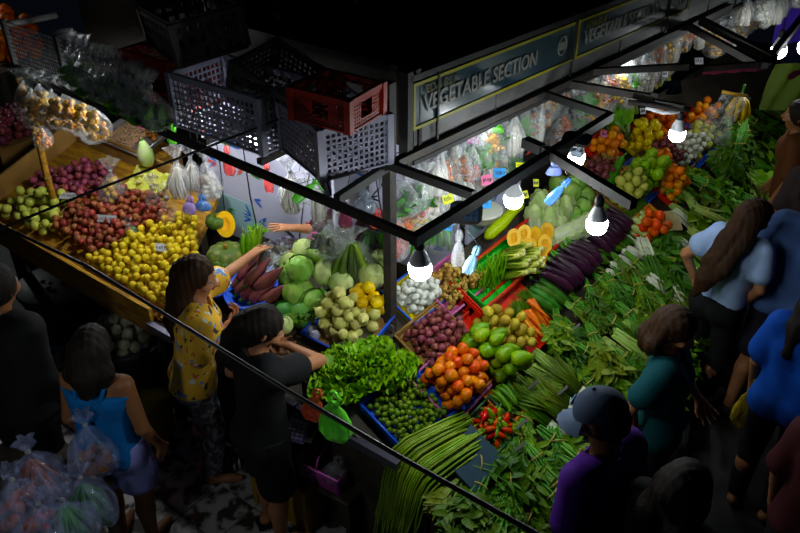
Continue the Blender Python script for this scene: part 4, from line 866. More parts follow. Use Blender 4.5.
tray('carrot_crate', 'shallow orange rimmed crate under the carrots and potatoes', atR(-1.71, 3.32), .56, .40, .03, M_redc)
# long red crate with green inner tray, cut stalks, squash halves
F = atR(-1.965, 3.66); crate('slatted_crate', 'long red slatted crate holding beans, cut stalks and squash halves', F, 1.05, .26, .10, M_redc, .05, None, False, .3)
tray('produce_tray', 'green tray inside the red crate under the beans and stalks', F @ TRS((-.14, -.0, .012)), .62, .22, .085, M_grt)
tray('produce_tray', 'pink tray in the red crate under the squash halves', F @ TRS((.36, 0, .012)), .29, .23, .07, M_pink)
m_fb = mat('bean_fine', (.16, .36, .05), .4, .25)
def pod(name, L, r, m, bend, n=6): return MB().tube([(0, -L / 2, 0), (bend * .5, -L / 4, bend * .3), (bend * .7, 0, bend * .4), (bend * .5, L / 4, bend * .3), (0, L / 2, 0)], [r * .3, r, r, r, r * .25], n).mesh(name, m)
pr = [PR(link('green_bean', pod('green_bean', .2, .006, m_fb, .012))), PR(link('green_bean', pod('green_bean', .22, .006, m_fb, -.016)))]; g = random.Random(8)
for k in range(44):
    g.choice(pr).put(F @ TRS((-.34 + .21 * g.random(), g.uniform(-.03, .03), .03 + .0032 * k), (1.0 + g.uniform(-.3, .3), g.uniform(-.15, .15), g.uniform(-.35, .35))), 'slim green bean standing in the green tray', 'green beans in the red crate', 'bean')
m_stk = mat('stalk_pale', (.38, .46, .10), .45, .2, c2=(.52, .50, .18), ns=6, stretch=(1, 1, .4)); m_cut = mat('stalk_cut', (.62, .60, .32), .5)
def stalk():
    t = thing('cut_stalk', 'x', 'stalk'); MB().tube([(0, 0, -.02), (.002, .0, .08), (0, .003, .19)], [.017, .018, .016], 9).build('rind', m_stk, t); MB().tube([(0, .003, .188), (0, .003, .193)], .014, 9).build('cut_end', m_cut, t)
    for a in (.3, 2.4): MB().leaf((.016 * math.cos(a), .016 * math.sin(a), .0), (0, 0, 1), (math.cos(a), math.sin(a), 0), .17, .012, -.05, .3, 3).build('sheath', G4, t)
    return PR(t)
pr = stalk()
for k in range(16):
    i, j = k % 6, k // 6
    pr.put(F @ TRS((-.11 + .042 * i + .02 * (j % 2), -.06 + .06 * j, .05 + .02 * j), (.55 + g.uniform(-.12, .12), g.uniform(-.15, .15), g.uniform(-.3, .3)), 1.0), 'yellow green cut stalk standing in the red crate', 'cut stalks in the red crate')
for k, (px, py, l) in enumerate(((524, 234, 'cut squash half showing orange flesh at the top of the heap'), (535, 236, ''), (545, 244, ''), (530, 248, ''), (540, 256, ''), (514, 238, ''), (534, 264, ''), (547, 232, ''))):
    SQ.put(TRS(R_(px, py, .15), (.65 + g.uniform(-.15, .15), g.uniform(-.2, .2), math.radians(210) + g.uniform(-.25, .25)), .95), l or 'orange fleshed squash half propped in the pink tray of the red crate', None if l else 'squash halves in the pink tray')
# green mango bowl, long gourd
o = thing('white_bowl', 'white basket bowl holding a green papaya behind the long gourd', 'bowl', TRS(R_(484, 240) + Vector((-.03, 0, .12))))
MB().lathe([(.06, 0), (.10, .04), (.125, .09), (.13, .092), (.12, .088), (.055, .01), (.005, .01)], 22).build('shell', mat('bowl_white', (.6, .6, .55), .4), o); MB().lathe([(.122, .085), (.135, .09), (.135, .097), (.122, .10)], 22).build('rim', mat('bowl_white', (.6, .6, .55), .4), o)
m_pap = mat('papaya', (.22, .50, .05), .35, .15)
for k, (px, py, yw) in enumerate(((488, 222, .4), (480, 226, 1.2))):
    o = tag(link('green_papaya', lathe_mesh('green_papaya', [(.003, -.085), (.03, -.07), (.045, -.02), (.04, .03), (.022, .075), (.004, .095)], 12, m_pap), None, TRS(R_(px, py + 12) + Vector((-.03, 0, .25)), (.5, .4, yw), .9)), 'light green papaya standing in the white bowl', 'papaya', 'papayas in the white bowl')
o = thing('long_gourd', 'long yellow green bottle gourd lying behind the cut stalks', 'gourd')
pts = [R_(488, 252) + Vector((0, 0, .13)), R_(500, 246) + Vector((0, 0, .17)), R_(510, 238) + Vector((0, 0, .20)), R_(518, 232) + Vector((0, 0, .20))]; MB().tube([pts[0] + (pts[0] - pts[1]) * .3, *pts, pts[3] + (pts[3] - pts[2]) * .2], [.012, .038, .040, .034, .026, .008], 12).build('skin', mat('gourd_yellow', (.38, .50, .06), .35), o); MB().tube([pts[3], pts[3] + (pts[3] - pts[2]) * .5], .007, 6).build('stem', STG, o)
# napa and green cabbages
def napa():
    t = thing('napa_cabbage', 'x', 'cabbage'); m = mat('napa', (.45, .60, .22), .45, .15, c2=(.62, .70, .42), ns=7, stretch=(3, 3, .6), bump=.3)
    MB().lathe([(.03, 0), (.05, .02), (.058, .10), (.052, .18), (.035, .23), (.01, .25)], 14).build('heart', m, t)
    for k in range(7):
        a0 = k * .9; vs = []; n, q = 7, 5
        for i in range(n):
            f = i / (n - 1); rr = .056 + .012 * math.sin(3 * f) + .02 * (f > .8); h = -.005 + f * (.24 - .03 * (k % 3))
            for j in range(q): aa = a0 + (j / (q - 1) - .5) * (1.1 if f < .9 else .7); rw = rr * (1 - .3 * max(0, f - .75) * 2) + .006 * math.sin(5 * j + 3 * i); vs.append((rw * math.cos(aa), rw * math.sin(aa), h))
        MB().add(vs, [(i * q + j, i * q + j + 1, i * q + q + j + 1, i * q + q + j) for i in range(n - 1) for j in range(q - 1)]).build('outer_leaf', m, t)
        rb = MB(); vs = []
        for i in range(5):
            f = i / 4; rr = .0605 + .012 * math.sin(3 * f * .7); wd = .34 * (1 - .75 * f)
            for j in (-1, 0, 1): vs.append(((rr + .004 * (j == 0)) * math.cos(a0 + j * wd), (rr + .004 * (j == 0)) * math.sin(a0 + j * wd), f * .16))
        rb.add(vs, [(i * 3 + j, i * 3 + j + 1, i * 3 + j + 4, i * 3 + j + 3) for i in range(4) for j in range(2)]).build('midrib', SW, t)
    MB().lathe([(.02, -.01), (.035, -.005), (.04, .05), (.035, .1)], 10).build('base_rib', SW, t); return PR(t)
NP = napa()
for k, (px, py) in enumerate(((537, 236), (548, 238), (559, 239), (541, 224), (552, 226), (563, 228))):
    NP.put(TRS(R_(px, py) + Vector((-.02, 0, .02)), (g.uniform(-.12, .12), g.uniform(-.1, .15), g.uniform(0, 6)), .9), 'upright pale napa cabbage behind the radishes', 'napa cabbages standing together')
for k in range(4): NP.put(onR(545 + 9 * k, 247 - 2 * k, (1.45, 0, 1.3 + .1 * k), .07), 'pale napa cabbage lying below the upright ones', 'napa cabbages lying down', )
for k, (px, py, dz) in enumerate(((563, 222, .08), (573, 226, .08), (582, 218, .08), (566, 205, .12), (576, 200, .13), (585, 207, .08), (570, 214, .17), (560, 198, .10))):
    CB.put(TRS(R_(px, py) + Vector((-.02, 0, dz)), (g.uniform(-.4, .4), g.uniform(-.4, .4), g.uniform(0, 6)), .95), 'fresh green cabbage heaped beside the napa cabbages', 'green cabbages by the napa')
tray('produce_tray', 'wooden edged tray under the napa and green cabbages', atR(-1.97, 4.55), .62, .36, .035, M_wood)
# eggplants, cucumbers, radishes
m_egp = mat('eggplant', (.022, .006, .016), .32, .3, c2=(.035, .009, .024), ns=4)
def eggplant():
    t = thing('eggplant', 'x', 'eggplant'); MB().tube([(0, -.13, 0), (.0, -.12, .0), (.008, -.06, .003), (.01, 0, .005), (.006, .07, .003), (0, .125, 0), (0, .135, 0)], [.004, .020, .028, .028, .023, .016, .006], 11).build('skin', m_egp, t); MB().tube([(0, .115, 0), (0, .135, 0), (.004, .165, .004)], [.019, .012, .005], 8).build('calyx', STG, t); return PR(t)
EP = eggplant()
for k in range(26):
    i, j = k % 9, k // 9
    EP.put(atR(-1.71 - .03 * (j % 2), 3.76 + .062 * i + .03 * (j % 2), (g.uniform(-.05, .05), 0, .2 + g.uniform(-.2, .2)), .03 + .05 * j), 'glossy dark purple eggplant heaped beside the cucumbers', 'eggplants beside cucumbers')
for k in range(16):
    i, j = k % 8, k // 8
    EP.put(atR(-1.70 - .02 * j, 4.42 + .06 * i, (0, 0, .3 + g.uniform(-.2, .2)), .03 + .05 * j), 'glossy purple eggplant in the second heap below the cabbages', 'eggplants below the cabbages')
m_cuc = mat('cucumber', (.035, .12, .02), .35, .25, c2=(.08, .20, .04), ns=30)
CU2 = PR(link('cucumber', MB().tube([(0, -.11, 0), (0, -.10, 0), (.006, -.05, 0), (.008, .02, 0), (.004, .08, 0), (0, .11, 0), (0, .115, 0)], [.004, .018, .026, .026, .024, .016, .004], 10).mesh('cucumber', m_cuc)))
for k in range(9): CU2.put(atR(-1.66 - .02 * (k // 5), 3.58 + .055 * (k % 5), (0, 0, .25 + g.uniform(-.15, .15)), .028 + .045 * (k // 5)), 'dark green cucumber lying between carrots and eggplants', 'cucumbers by the eggplants', 'cucumber')
m_rad = mat('radish', (.62, .64, .52), .4, .1)
def radish():
    t = thing('white_radish', 'x', 'radish'); MB().tube([(0, -.15, 0), (0, -.10, 0), (.004, 0, 0), (0, .10, 0), (0, .11, 0)], [.002, .010, .020, .022, .008], 9).build('root', m_rad, t); b = MB(); q = random.Random(3)
    for k in range(9): b.leaf((0, .11, 0), (q.uniform(-.4, .4), 1, q.uniform(-.2, .5)), (0, 0, 1), q.uniform(.10, .16), .016, .3, .3)
    b.build('tops', G1, t); return PR(t)
RD = radish()
for k in range(12): RD.put(atR(-1.84, 4.12 + .045 * (k % 7), (0, 0, .5 + g.uniform(-.3, .3)), .03 + .035 * (k // 7)), 'white radish with leaves lying above the eggplants', 'white radishes above the eggplants')
# chilli box, okra tray, long beans
F = atR(-1.43, 2.64); tray('produce_box', 'small green box of red chillies', F, .20, .19, .06, mat('box_green', (.05, .13, .06), .5))
m_chi = mat('chilli_red', (.58, .07, .02), .25, .15); m_chg = mat('chilli_green', (.18, .30, .04), .3, .3)
def chilli(m): 
    t = thing('chilli', 'x', 'chilli'); MB().tube([(0, -.045, 0), (.005, -.02, .002), (.006, .01, .002), (0, .03, 0)], [.002, .012, .016, .010], 8).build('pod', m, t); MB().tube([(0, .028, 0), (.002, .05, .004)], [.006, .003], 5).build('stem', STG, t); return PR(t)
C1, C2 = chilli(m_chi), chilli(m_chg)
pile(F, .20, .19, 44, .019, [C1], 'red chilli heaped in the small green box', 'red chillies in the green box', 'chilli', .5, .01, seed=31)
pile(F @ TRS((0, 0, .05)), .16, .15, 7, .019, [C2], 'green chilli among the red ones in the small box', 'green chillies in the green box', 'chilli', .5, .03, seed=32)
F = atR(-1.47, 2.86); tray('produce_tray', 'orange rimmed tray of long green okra', F, .20, .20, .05, mat('tray_orange', (.6, .2, .03), .45))
m_ok = mat('okra', (.14, .30, .05), .4, .25); pr = [PR(link('okra', pod('okra', .15, .012, m_ok, .012, 7))), PR(link('okra', pod('okra', .14, .011, m_ok, -.01, 7)))]
for k in range(28): g.choice(pr).put(F @ TRS((-.085 + .0243 * (k % 8), g.uniform(-.015, .015), .025 + .022 * (k // 8)), (g.uniform(-.1, .1), 0, g.uniform(-.25, .25))), 'green okra pod lying in the orange rimmed tray', 'okra in the orange tray', 'okra')
o = thing('storage_box', 'blue grey plastic box below the long bean bundle', 'box', atR(-1.40, 2.36, (0, 0, 0), .0)); mm = mat('box_bluegrey', (.03, .06, .085), .45)
MB().box((0, 0, .05), (.13, .11, .05)).build('body', mm, o, False); MB().box((0, 0, .105), (.137, .117, .008)).build('lid', mm, o, False)
m_lb = mat('long_bean', (.19, .30, .05), .45, .3, c2=(.26, .38, .08), ns=10)
for grp in range(5):
    q = random.Random(40 + grp); t = thing('long_bean_bundle', 'bundle of very long green beans draped over the stand end', 'beans', None, 'long bean bundles at the stand end'); ox = grp * .040
    for k in range(17):
        dx, dz = q.uniform(-.035, .035), q.uniform(0, .035); top = Vector((-1.50 + ox * .8 + dx, 2.50 + q.uniform(-.04, .06), 0)); top.z = zR(top.x) + .08 + dz
        e = Vector((-1.64 + ox + dx * 1.5 + q.uniform(-.02, .02), 1.99 - .02 * q.random(), q.uniform(.18, .42)))
        m1 = Vector((-1.53 + ox * .9 + dx, 2.32, 0)); m1.z = zR(m1.x) + .12 + dz; m2 = Vector((-1.60 + ox + dx * 1.2, 2.08, 0)); m2.z = zR(m2.x) + .06 + dz; m3 = Vector((-1.62 + ox + dx * 1.4, 2.0, .50 + dz))
        P = [top, m1, m2, m3, e]; Q = []
        for i in range(4):
            a0, a1, a2, a3 = P[max(i - 1, 0)], P[i], P[i + 1], P[min(i + 2, 4)]
            for f in (0, .33, .67): Q.append(.5 * (2 * a1 + (a2 - a0) * f + (2 * a0 - 5 * a1 + 4 * a2 - a3) * f * f + (3 * a1 - a0 - 3 * a2 + a3) * f ** 3))
        Q.append(e); MB().tube(Q, [.004] + [.006] * 11 + [.003], 5).build('bean', m_lb, t)
# ---------------- leafy greens on the lower half of the stand
def greens(P, x, y, yaw, z0, label, group, s=1., pitch=.0): P.put(atR(x, y, (pitch, g.uniform(-.15, .15), yaw), z0) @ TRS((0, 0, 0), (0, 0, 0), s), label, group)
# front end, near the long beans
for k in range(6): greens((B_stalk[1:] + B_leafy + B_broad[1:])[k % 5], -1.38 + .075 * k, 2.36 - .02 * k, math.radians(108 + g.uniform(-12, 12)), .05 + .04 * (k % 2), 'leafy stemmed bunch drooping over the near end of the stand', 'bunches drooping over the stand end', 1.0)
for k in range(5): greens(B_leafy[k % 3], -1.48 + .07 * k, 2.30 + .03 * k, math.radians(200 + g.uniform(-20, 20)), .03 + .05 * (k % 2), 'leafy green bunch with thick stems at the near end of the stand', 'leafy bunches at the stand end')
for k in range(4): greens(B_fine[k % 2], -1.20 + .04 * k, 2.20 + .09 * k, math.radians(185 + g.uniform(-20, 20)), .03, 'fine leaved herb bunch hanging at the near end of the stand', 'herb bunches at the stand end', 1.1)
for k in range(14):
    greens((B_fine + B_leafy[:2])[k % 4], -1.36 + .13 * (k % 3) + g.uniform(-.03, .03), 2.48 + .08 * (k // 2) * .9, math.radians(150 + g.uniform(-45, 45)), .02 + .04 * (k % 3), 'dark leafy herb bunch spread below the chilli box', 'herb bunches below the chillies', 1.1)
for k in range(7): greens(B_scal[k % 2], -1.50 + .0 * k, 3.02 + .055 * k, math.radians(195 + g.uniform(-10, 10)) + math.pi, .02 + .05 * (k % 2) - .0, 'spring onion bunch with white ends lying in the front row', 'spring onions in the front row', 1.0) if k < 0 else B_scal[k % 2].put(atR(-1.13, 2.95 + .06 * k, (0, 0, math.radians(12 + g.uniform(-10, 10))), .03 + .05 * (k % 2)), 'spring onion bunch with white ends facing the aisle', 'spring onions facing the aisle')
for k in range(4): greens(B_stalk[1], -1.52, 3.02 + .07 * k, math.radians(190 + g.uniform(-12, 12)), .03 + .04 * (k % 2), 'thin stalk bunch hanging below the chayotes', 'stalk bunches below the chayotes', .75)
for k in range(26):
    r_, c_ = k // 9, k % 9
    greens((B_leafy + B_fine)[k % 5], -1.40 + .14 * r_ + g.uniform(-.03, .03), 3.42 + .115 * c_ + g.uniform(-.03, .03), math.radians(165 + g.uniform(-40, 40)), .02 + .05 * (k % 3), 'dark green leafy bunch heaped below the carrots and eggplants', 'leafy bunches below the eggplants', 1.15)
for k in range(16): greens((B_fine + B_leafy)[k % 5], -1.60 + .07 * (k % 2), 3.46 + .068 * k, math.radians(170 + g.uniform(-40, 40)), .03 + .03 * (k % 3), 'short leafy bunch tucked directly below the cucumbers and eggplants', 'short bunches below the cucumbers', .85)
for k in range(9): greens(B_stalk[k % 2], -1.30 + .02 * (k % 2), 3.55 + .085 * k, math.radians(185 + g.uniform(-15, 15)), .07 + .04 * (k % 2), 'yellow green celery bunch in the row facing the aisle', 'celery bunches facing the aisle', 1.0)
for k in range(24):
    r_, c_ = k // 8, k % 8
    greens((B_leafy[:2] + B_scal + B_broad[1:])[k % 5], -1.52 + .15 * r_ + g.uniform(-.03, .03), 4.45 + .13 * c_ + g.uniform(-.03, .03), math.radians(170 + g.uniform(-40, 40)), .02 + .05 * (k % 3), 'mixed green bunch heaped beside the woman in the white shirt', 'green bunches in the middle of the stand', 1.15)
for k in range(24):
    r_, c_ = k // 8, k % 8
    greens((B_broad + B_leafy + B_fine)[k % 7], -1.56 + .15 * r_ + g.uniform(-.03, .03), 5.5 + .16 * c_ + g.uniform(-.03, .03), math.radians(175 + g.uniform(-40, 40)), .02 + .06 * (k % 3), 'bright green bunch heaped below the garlic and potatoes', 'green bunches below the garlic', 1.25)
for k in range(26):
    r_, c_ = k // 9, k % 9
    greens((B_broad + B_leafy + B_stalk)[k % 7], -1.62 + .17 * r_ + g.uniform(-.04, .04), 6.85 + .2 * c_ + g.uniform(-.04, .04), math.radians(175 + g.uniform(-40, 40)), .02 + .08 * (k % 3), 'tall leafy bunch stacked at the far end of the stand', 'leafy bunches at the far end', 1.5)
for k in range(5): o = tag(MB().box((0, 0, .0), (.011, .0015, .045)).build('price_tag', mat('tag_grey', (.14, .14, .14), .5), None, False, atR(*((-1.28, 2.60), (-1.34, 2.72), (-1.42, 2.98), (-1.30, 3.10), (-1.46, 3.55))[k], (.15, .15, .6), .14)), 'plain grey plastic tag stuck among the greens', 'tag', 'grey tags among the greens')
# ---------------- second block of trays further along
def block(name, px, py, w, d, n, r, proto, label, group, cat, seed, tm_, tl, mound=1.2, spin='any'):
    p = R_(px, py + 4); F = atR(p.x, p.y)
    if tl: tray('produce_tray', tl, F, w, d, .04, tm_)
    pile(F, w, d, n, r, proto, label, group, cat, mound, .01, seed=seed, spin=spin)
m_gua = mat('green_tomato', (.26, .44, .06), .3, .2); m_or = mat('orange_tomato', (.80, .30, .03), .3, .25); m_yg = mat('potato_green', (.48, .50, .14), .45, .15); m_gar = mat('garlic', (.66, .68, .58), .5, .1)
g1 = [PR(single('green_mango', MB().ball((0, 0, 0), (.052, .042, .040), 12, 8).mesh('green_mango', m_gua)))]; o1 = [PR(single('orange_tomato', lathe_mesh('orange_tomato', roundprof(.034), 10, m_or)))]
y1 = [PR(single('yellow_potato', MB().ball((0, 0, 0), (.044, .035, .034), 10, 7).mesh('yellow_potato', m_yg)))]; r1 = [PR(single('small_shallot', onion_me('small_shallot', .024, m_sh, .4, 8)))]; w1 = [PR(single('garlic', onion_me('garlic', .026, m_gar, .5, 8)))]
block('m', 636, 180, .36, .30, 28, .043, g1, 'green mango heaped beside the orange tomatoes', 'green mangoes by the tomatoes', 'mango', 51, M_bl2, 'tray under the green mangoes')
block('y', 618, 196, .30, .24, 26, .038, y1, 'yellow green potato heaped below the green mangoes', 'yellow potatoes below mangoes', 'potato', 52, M_card, 'cardboard tray of yellow green potatoes')
block('o', 664, 186, .26, .24, 26, .034, o1, 'orange tomato heaped beside the green mangoes', 'orange tomatoes by the mangoes', 'tomato', 53, M_redc, 'red tray of orange tomatoes by the mangoes')
block('o', 648, 168, .36, .18, 22, .034, o1, 'orange tomato in the row behind the mangoes', 'orange tomatoes behind the mangoes', 'tomato', 54, None, None)
block('r', 660, 156, .50, .28, 90, .027, r1, 'dark red shallot heaped beside the garlic', 'shallots beside the garlic', 'shallot', 55, M_card, 'long tray of shallots beside the garlic')
block('w', 679, 154, .40, .22, 80, .028, w1, 'white garlic heaped between shallots and potatoes', 'garlic heads beside the shallots', 'garlic', 56, M_card, 'tray heaped with white garlic')
block('p', 690, 144, .46, .30, 40, .040, y1, 'yellow potato heaped behind the garlic', 'yellow potatoes behind the garlic', 'potato', 57, M_bl2, 'blue tray of yellow potatoes behind the garlic')
C3 = PR(carrot().o)
block('c', 652, 128, .46, .26, 44, .036, [PR(single('red_tomato', lathe_mesh('red_tomato', roundprof(.034), 10, m_tom)))], 'red orange tomato heaped below the bar lamp', 'red tomatoes below the bar lamp', 'tomato', 58, M_redc, 'red tray of tomatoes below the bar lamp')
block('y2', 634, 142, .26, .26, 22, .038, [PR(single('yellow_pepper', lathe_mesh('yellow_pepper', roundprof(.036, 6, 0, 1.2), 10, mat('pepper_yellow', (.80, .62, .03), .3, .15))))], 'yellow pepper heaped beside the red tomatoes', 'yellow peppers by the tomatoes', 'pepper', 59, M_yelt, 'yellow tray of peppers by the tomatoes')
block('o3', 693, 122, .34, .26, 24, .040, o1, 'orange tomato heaped under the white plastic sheet', 'orange tomatoes under the plastic sheet', 'tomato', 60, M_redc, 'red tray of orange tomatoes under the plastic sheet')
block('o4', 600, 150, .26, .24, 26, .036, o1, 'orange tomato heaped below the solar lamp', 'orange tomatoes below the solar lamp', 'tomato', 61, M_redc, 'red tray of orange tomatoes below the solar lamp')
block('s4', 588, 178, .28, .24, 46, .028, r1, 'dark red shallot heaped between cabbages and mangoes', 'shallots by the cabbages', 'shallot', 62, M_card, 'tray of dark red shallots by the cabbages')
block('k4', 606, 170, .20, .24, 26, .026, [PR(single('brown_root', ginger(9).o.data))], 'knobbly brown root heaped below the orange tomatoes', 'brown roots by the gourd', 'root', 63, M_card, 'tray of knobbly brown roots')
# cut zucchini, carrots, tomatoes nearest the aisle
ZU = PR(link('pale_zucchini', MB().tube([(0, -.10, 0), (0, -.09, 0), (.004, 0, 0), (0, .09, 0), (0, .10, 0)], [.006, .024, .028, .020, .008], 9).mesh('pale_zucchini', mat('zucchini', (.46, .55, .22), .4, .15))))
for k in range(10): ZU.put(atR(-1.56 - .02 * (k % 2), 4.86 + .06 * (k % 6), (.2, 0, .4 + g.uniform(-.3, .3)), .04 + .05 * (k // 6)), 'pale green zucchini heaped above the cardboard tray', 'zucchini above the cardboard tray', 'zucchini')
for k in range(7): CU2.put(atR(-1.62, 4.62 + .055 * k, (0, 0, .4 + g.uniform(-.15, .15)), .03), 'dark cucumber lying beside the zucchini', 'cucumbers by the zucchini', 'cucumber')
for k in range(8): RD.put(atR(-1.48, 4.36 + .05 * k, (0, 0, .4 + g.uniform(-.3, .3)), .05), 'white radish lying below the purple eggplants', 'radishes below the eggplants')
p = R_(640, 238); tray('produce_tray', 'white tray of mixed red peppers by the aisle', atR(p.x, p.y), .26, .24, .05, mat('bowl_white', (.6, .6, .55), .4))
pile(atR(p.x, p.y), .26, .24, 24, .034, [PR(single('red_pepper', lathe_mesh('red_pepper', roundprof(.033, 6, 0, 1.2), 9, mat('pepper_red', (.62, .13, .02), .25, .2))))], 'red orange pepper in the white tray by the aisle', 'red peppers in the white tray', 'pepper', 1., .01, seed=71)
for k in range(14): C3.put(atR(-1.66, 4.86 + .03 * k, (0, 0, 0), .05) @ TRS((0, 0, 0), (-math.pi / 2, 0, g.uniform(-.5, .2))), 'orange carrot lying behind the zucchini', 'carrots behind the zucchini')
tag(MB().box((0, 0, .03), (.10, .004, .05)).build('cardboard_sheet', mat('card_pale', (.55, .45, .25), .7), None, False, onR(664, 226, (1.0, 0, .7), .06)), 'pale folded cardboard piece by the zucchini', 'cardboard')
for k in range(16): g.choice(pr[:2]).put(onR(668 + 2.4 * (k % 8), 196 + 4 * (k // 8), (0, 0, .5 + g.uniform(-.3, .3)), .04 + .02 * (k % 3)) @ TRS((0, 0, 0), (0, 0, 0), 1.4), 'green okra pod lying beside the orange tomatoes', 'okra by the tomatoes', 'okra')
for k in range(18): C2.put(onR(676 + 2.6 * (k % 8), 178 + 4 * (k // 8), (0, 0, g.uniform(0, 6)), .05 + .02 * (k % 3)) @ TRS((0, 0, 0), (0, 0, 0), 1.3), 'yellow green chilli in the small tray by the garlic', 'green chillies by the garlic')
o = thing('bottle_gourd', 'long dark green gourd standing behind the mangoes', 'gourd', TRS(R_(607, 190) + Vector((0, 0, .07)), (.1, .35, 0))); MB().lathe([(.004, -.06), (.045, -.045), (.055, 0), (.04, .06), (.026, .14), (.022, .24), (.006, .27)], 14).build('skin', mat('gourd_dark', (.07, .24, .04), .35), o); MB().tube([(0, 0, .26), (.01, 0, .3)], .007, 6).build('stem', STG, o)
for k, (px, py) in enumerate(((618, 128), (628, 126), (640, 124), (622, 138), (610, 136), (624, 154), (633, 152))):
    B_broad[0].put(TRS(R_(px, py) + Vector((-.05, 0, .08)), (.9, 0, 1.2 + g.uniform(-.4, .4)), .8), 'bright green bunch standing behind the tomatoes and peppers', 'bright green bunches behind the tomatoes')
for k, (px, py) in enumerate(((664, 100), (672, 98), (660, 106))): B_broad[0].put(TRS(R_(px, py) + Vector((-.05, 0, .1)), (1.1, 0, 1.2 + .3 * k), 1.), 'vivid green bunch under the lamp clamp', 'vivid green bunches under the lamp clamp')
# far end: sticks, eggplants, plastic sheet, hanging bananas
for k in range(12): RD.put(onR(708 + 1.6 * k, 140 - .2 * k, (.0, 0, .9 + g.uniform(-.15, .15)), .06 + .02 * (k % 3)), 'pale radish stick at the far end of the stand', 'pale radishes at the far end')
for k in range(10): EP.put(onR(748 + 3 * k, 147 + .5 * k, (0, 0, 1.2 + g.uniform(-.2, .2)), .12 + .03 * (k % 3)) @ TRS((0, 0, 0), (0, 0, 0), 1.3), 'dark eggplant lying among the far leafy bunches', 'eggplants at the far end')
for k in range(10): NP.put(onR(716 + 3 * (k % 5), 166 + 4 * (k // 5), (1.4, 0, 1.0 + g.uniform(-.3, .3)), .1) @ TRS((0, 0, 0), (0, 0, 0), .7), 'small white cabbage among the far greens', 'small white cabbages far along')
for k in range(6): CU2.put(onR(738 + 3 * k, 168 + 2 * k, (0, 0, 1.0 + g.uniform(-.2, .2)), .12) @ TRS((0, 0, 0), (0, 0, 0), 1.3), 'dark cucumber among the far leafy bunches', 'cucumbers at the far end', 'cucumber')
o = thing('plastic_sheet', 'clear plastic sheet slanting down over the far trays', 'sheet'); a, b2, c, d = W(722, 92, 1.75), W(748, 96, 1.75), W(722, 150, .98), W(694, 128, 1.0); bb = MB(); n = 10
bb.add([(a.lerp(b2, j / n)).lerp(d.lerp(c, j / n), i / n) + Vector((.03 * math.sin(j * 2.1 + i * .7), 0, .02 * math.sin(i * 1.9 + j))) for i in range(n + 1) for j in range(n + 1)], [(i * (n + 1) + j, i * (n + 1) + j + 1, (i + 1) * (n + 1) + j + 1, (i + 1) * (n + 1) + j) for i in range(n) for j in range(n)]); bb.build('film', M_film2, o)
bb = MB().tube([a, b2], .012, 6).build('top_stick', M_wood, o)
t = thing('banana_bunch', 'yellow banana bunch hanging at the far end', 'bananas', TRS(W(742, 96, 1.5)))
for k in range(9): a0 = k * .7; MB().tube([(0, 0, 0), (.05 * math.cos(a0), .05 * math.sin(a0), -.05), (.075 * math.cos(a0), .075 * math.sin(a0), -.12), (.06 * math.cos(a0), .06 * math.sin(a0), -.19)], [.008, .02, .021, .006], 8).build('banana', mat('banana', (.72, .50, .03), .4, .1), t)
MB().tube([(0, 0, -.01), (0, 0, .09)], .012, 6).build('stalk', STG, t)
for k in range(8): B_leafy[1].put(TRS(W(742 + g.uniform(-24, 12), 118 + g.uniform(-6, 18), 1.15), (-1.2, g.uniform(-.4, .4), g.uniform(0, 6)), .9), 'dark drooping herb bunch hanging by the bananas', 'drooping bunches by the bananas')
# ---------------- bags hung in rows below the sign, price cards
g = random.Random(12); ks = ['noodle', 'brown', 'long', 'mixed', 'white', 'film_chip', 'long', 'green', 'orange']
nm = {'noodle': 'white noodle bag', 'brown': 'brown dried goods bag', 'long': 'long white noodle bag', 'mixed': 'milky bag of reddish bits', 'white': 'milky bag of white lumps', 'film_chip': 'clear bag of yellow chips', 'green': 'clear bag of green leaves', 'orange': 'clear bag of orange bits'}
for row, (x, z0, y0, y1, n, ph) in enumerate(((-2.13, 1.86, 2.80, 4.6, 26, 'right below the first sign'), (-2.22, 1.62, 2.82, 4.1, 20, 'in the row behind the eggs'), (-2.02, 1.84, 4.65, 6.9, 26, 'right below the second sign'), (-2.2, 1.55, 4.6, 7.0, 24, 'behind the far trays'))):
    for k in range(n):
        kk = g.choice(ks); y = y0 + (y1 - y0) * (k + g.uniform(.1, .9)) / n
        put(kk, (x + g.uniform(-.05, .05), y, z0 + g.uniform(-.05, .05)), nm[kk] + ' hanging ' + ph, nm[kk] + 's ' + ph[:30], g.uniform(.95, 1.3), (g.uniform(-.1, .1), g.uniform(-.1, .1), g.uniform(0, 6)))
for nme, x, z0, y0, y1 in (('upper', -2.13, 1.90, 2.75, 4.65), ('lower', -2.22, 1.66, 2.78, 4.15), ('far upper', -2.02, 1.88, 4.6, 6.95), ('far lower', -2.2, 1.59, 4.55, 7.05)):
    tag(MB().tube([(x, y0, z0), (x, (y0 + y1) / 2, z0 - .01), (x, y1, z0)], .006, 5).build('hanging_rod', M_dark), 'thin dark %s rod carrying the hanging bags' % nme, 'rod')
cm = {'yellow': mat('card_yellow', (.68, .72, .05), .5), 'blue': mat('card_blue', (.06, .28, .65), .5), 'pink': mat('card_pink', (.75, .22, .38), .5), 'white': M_cardw}
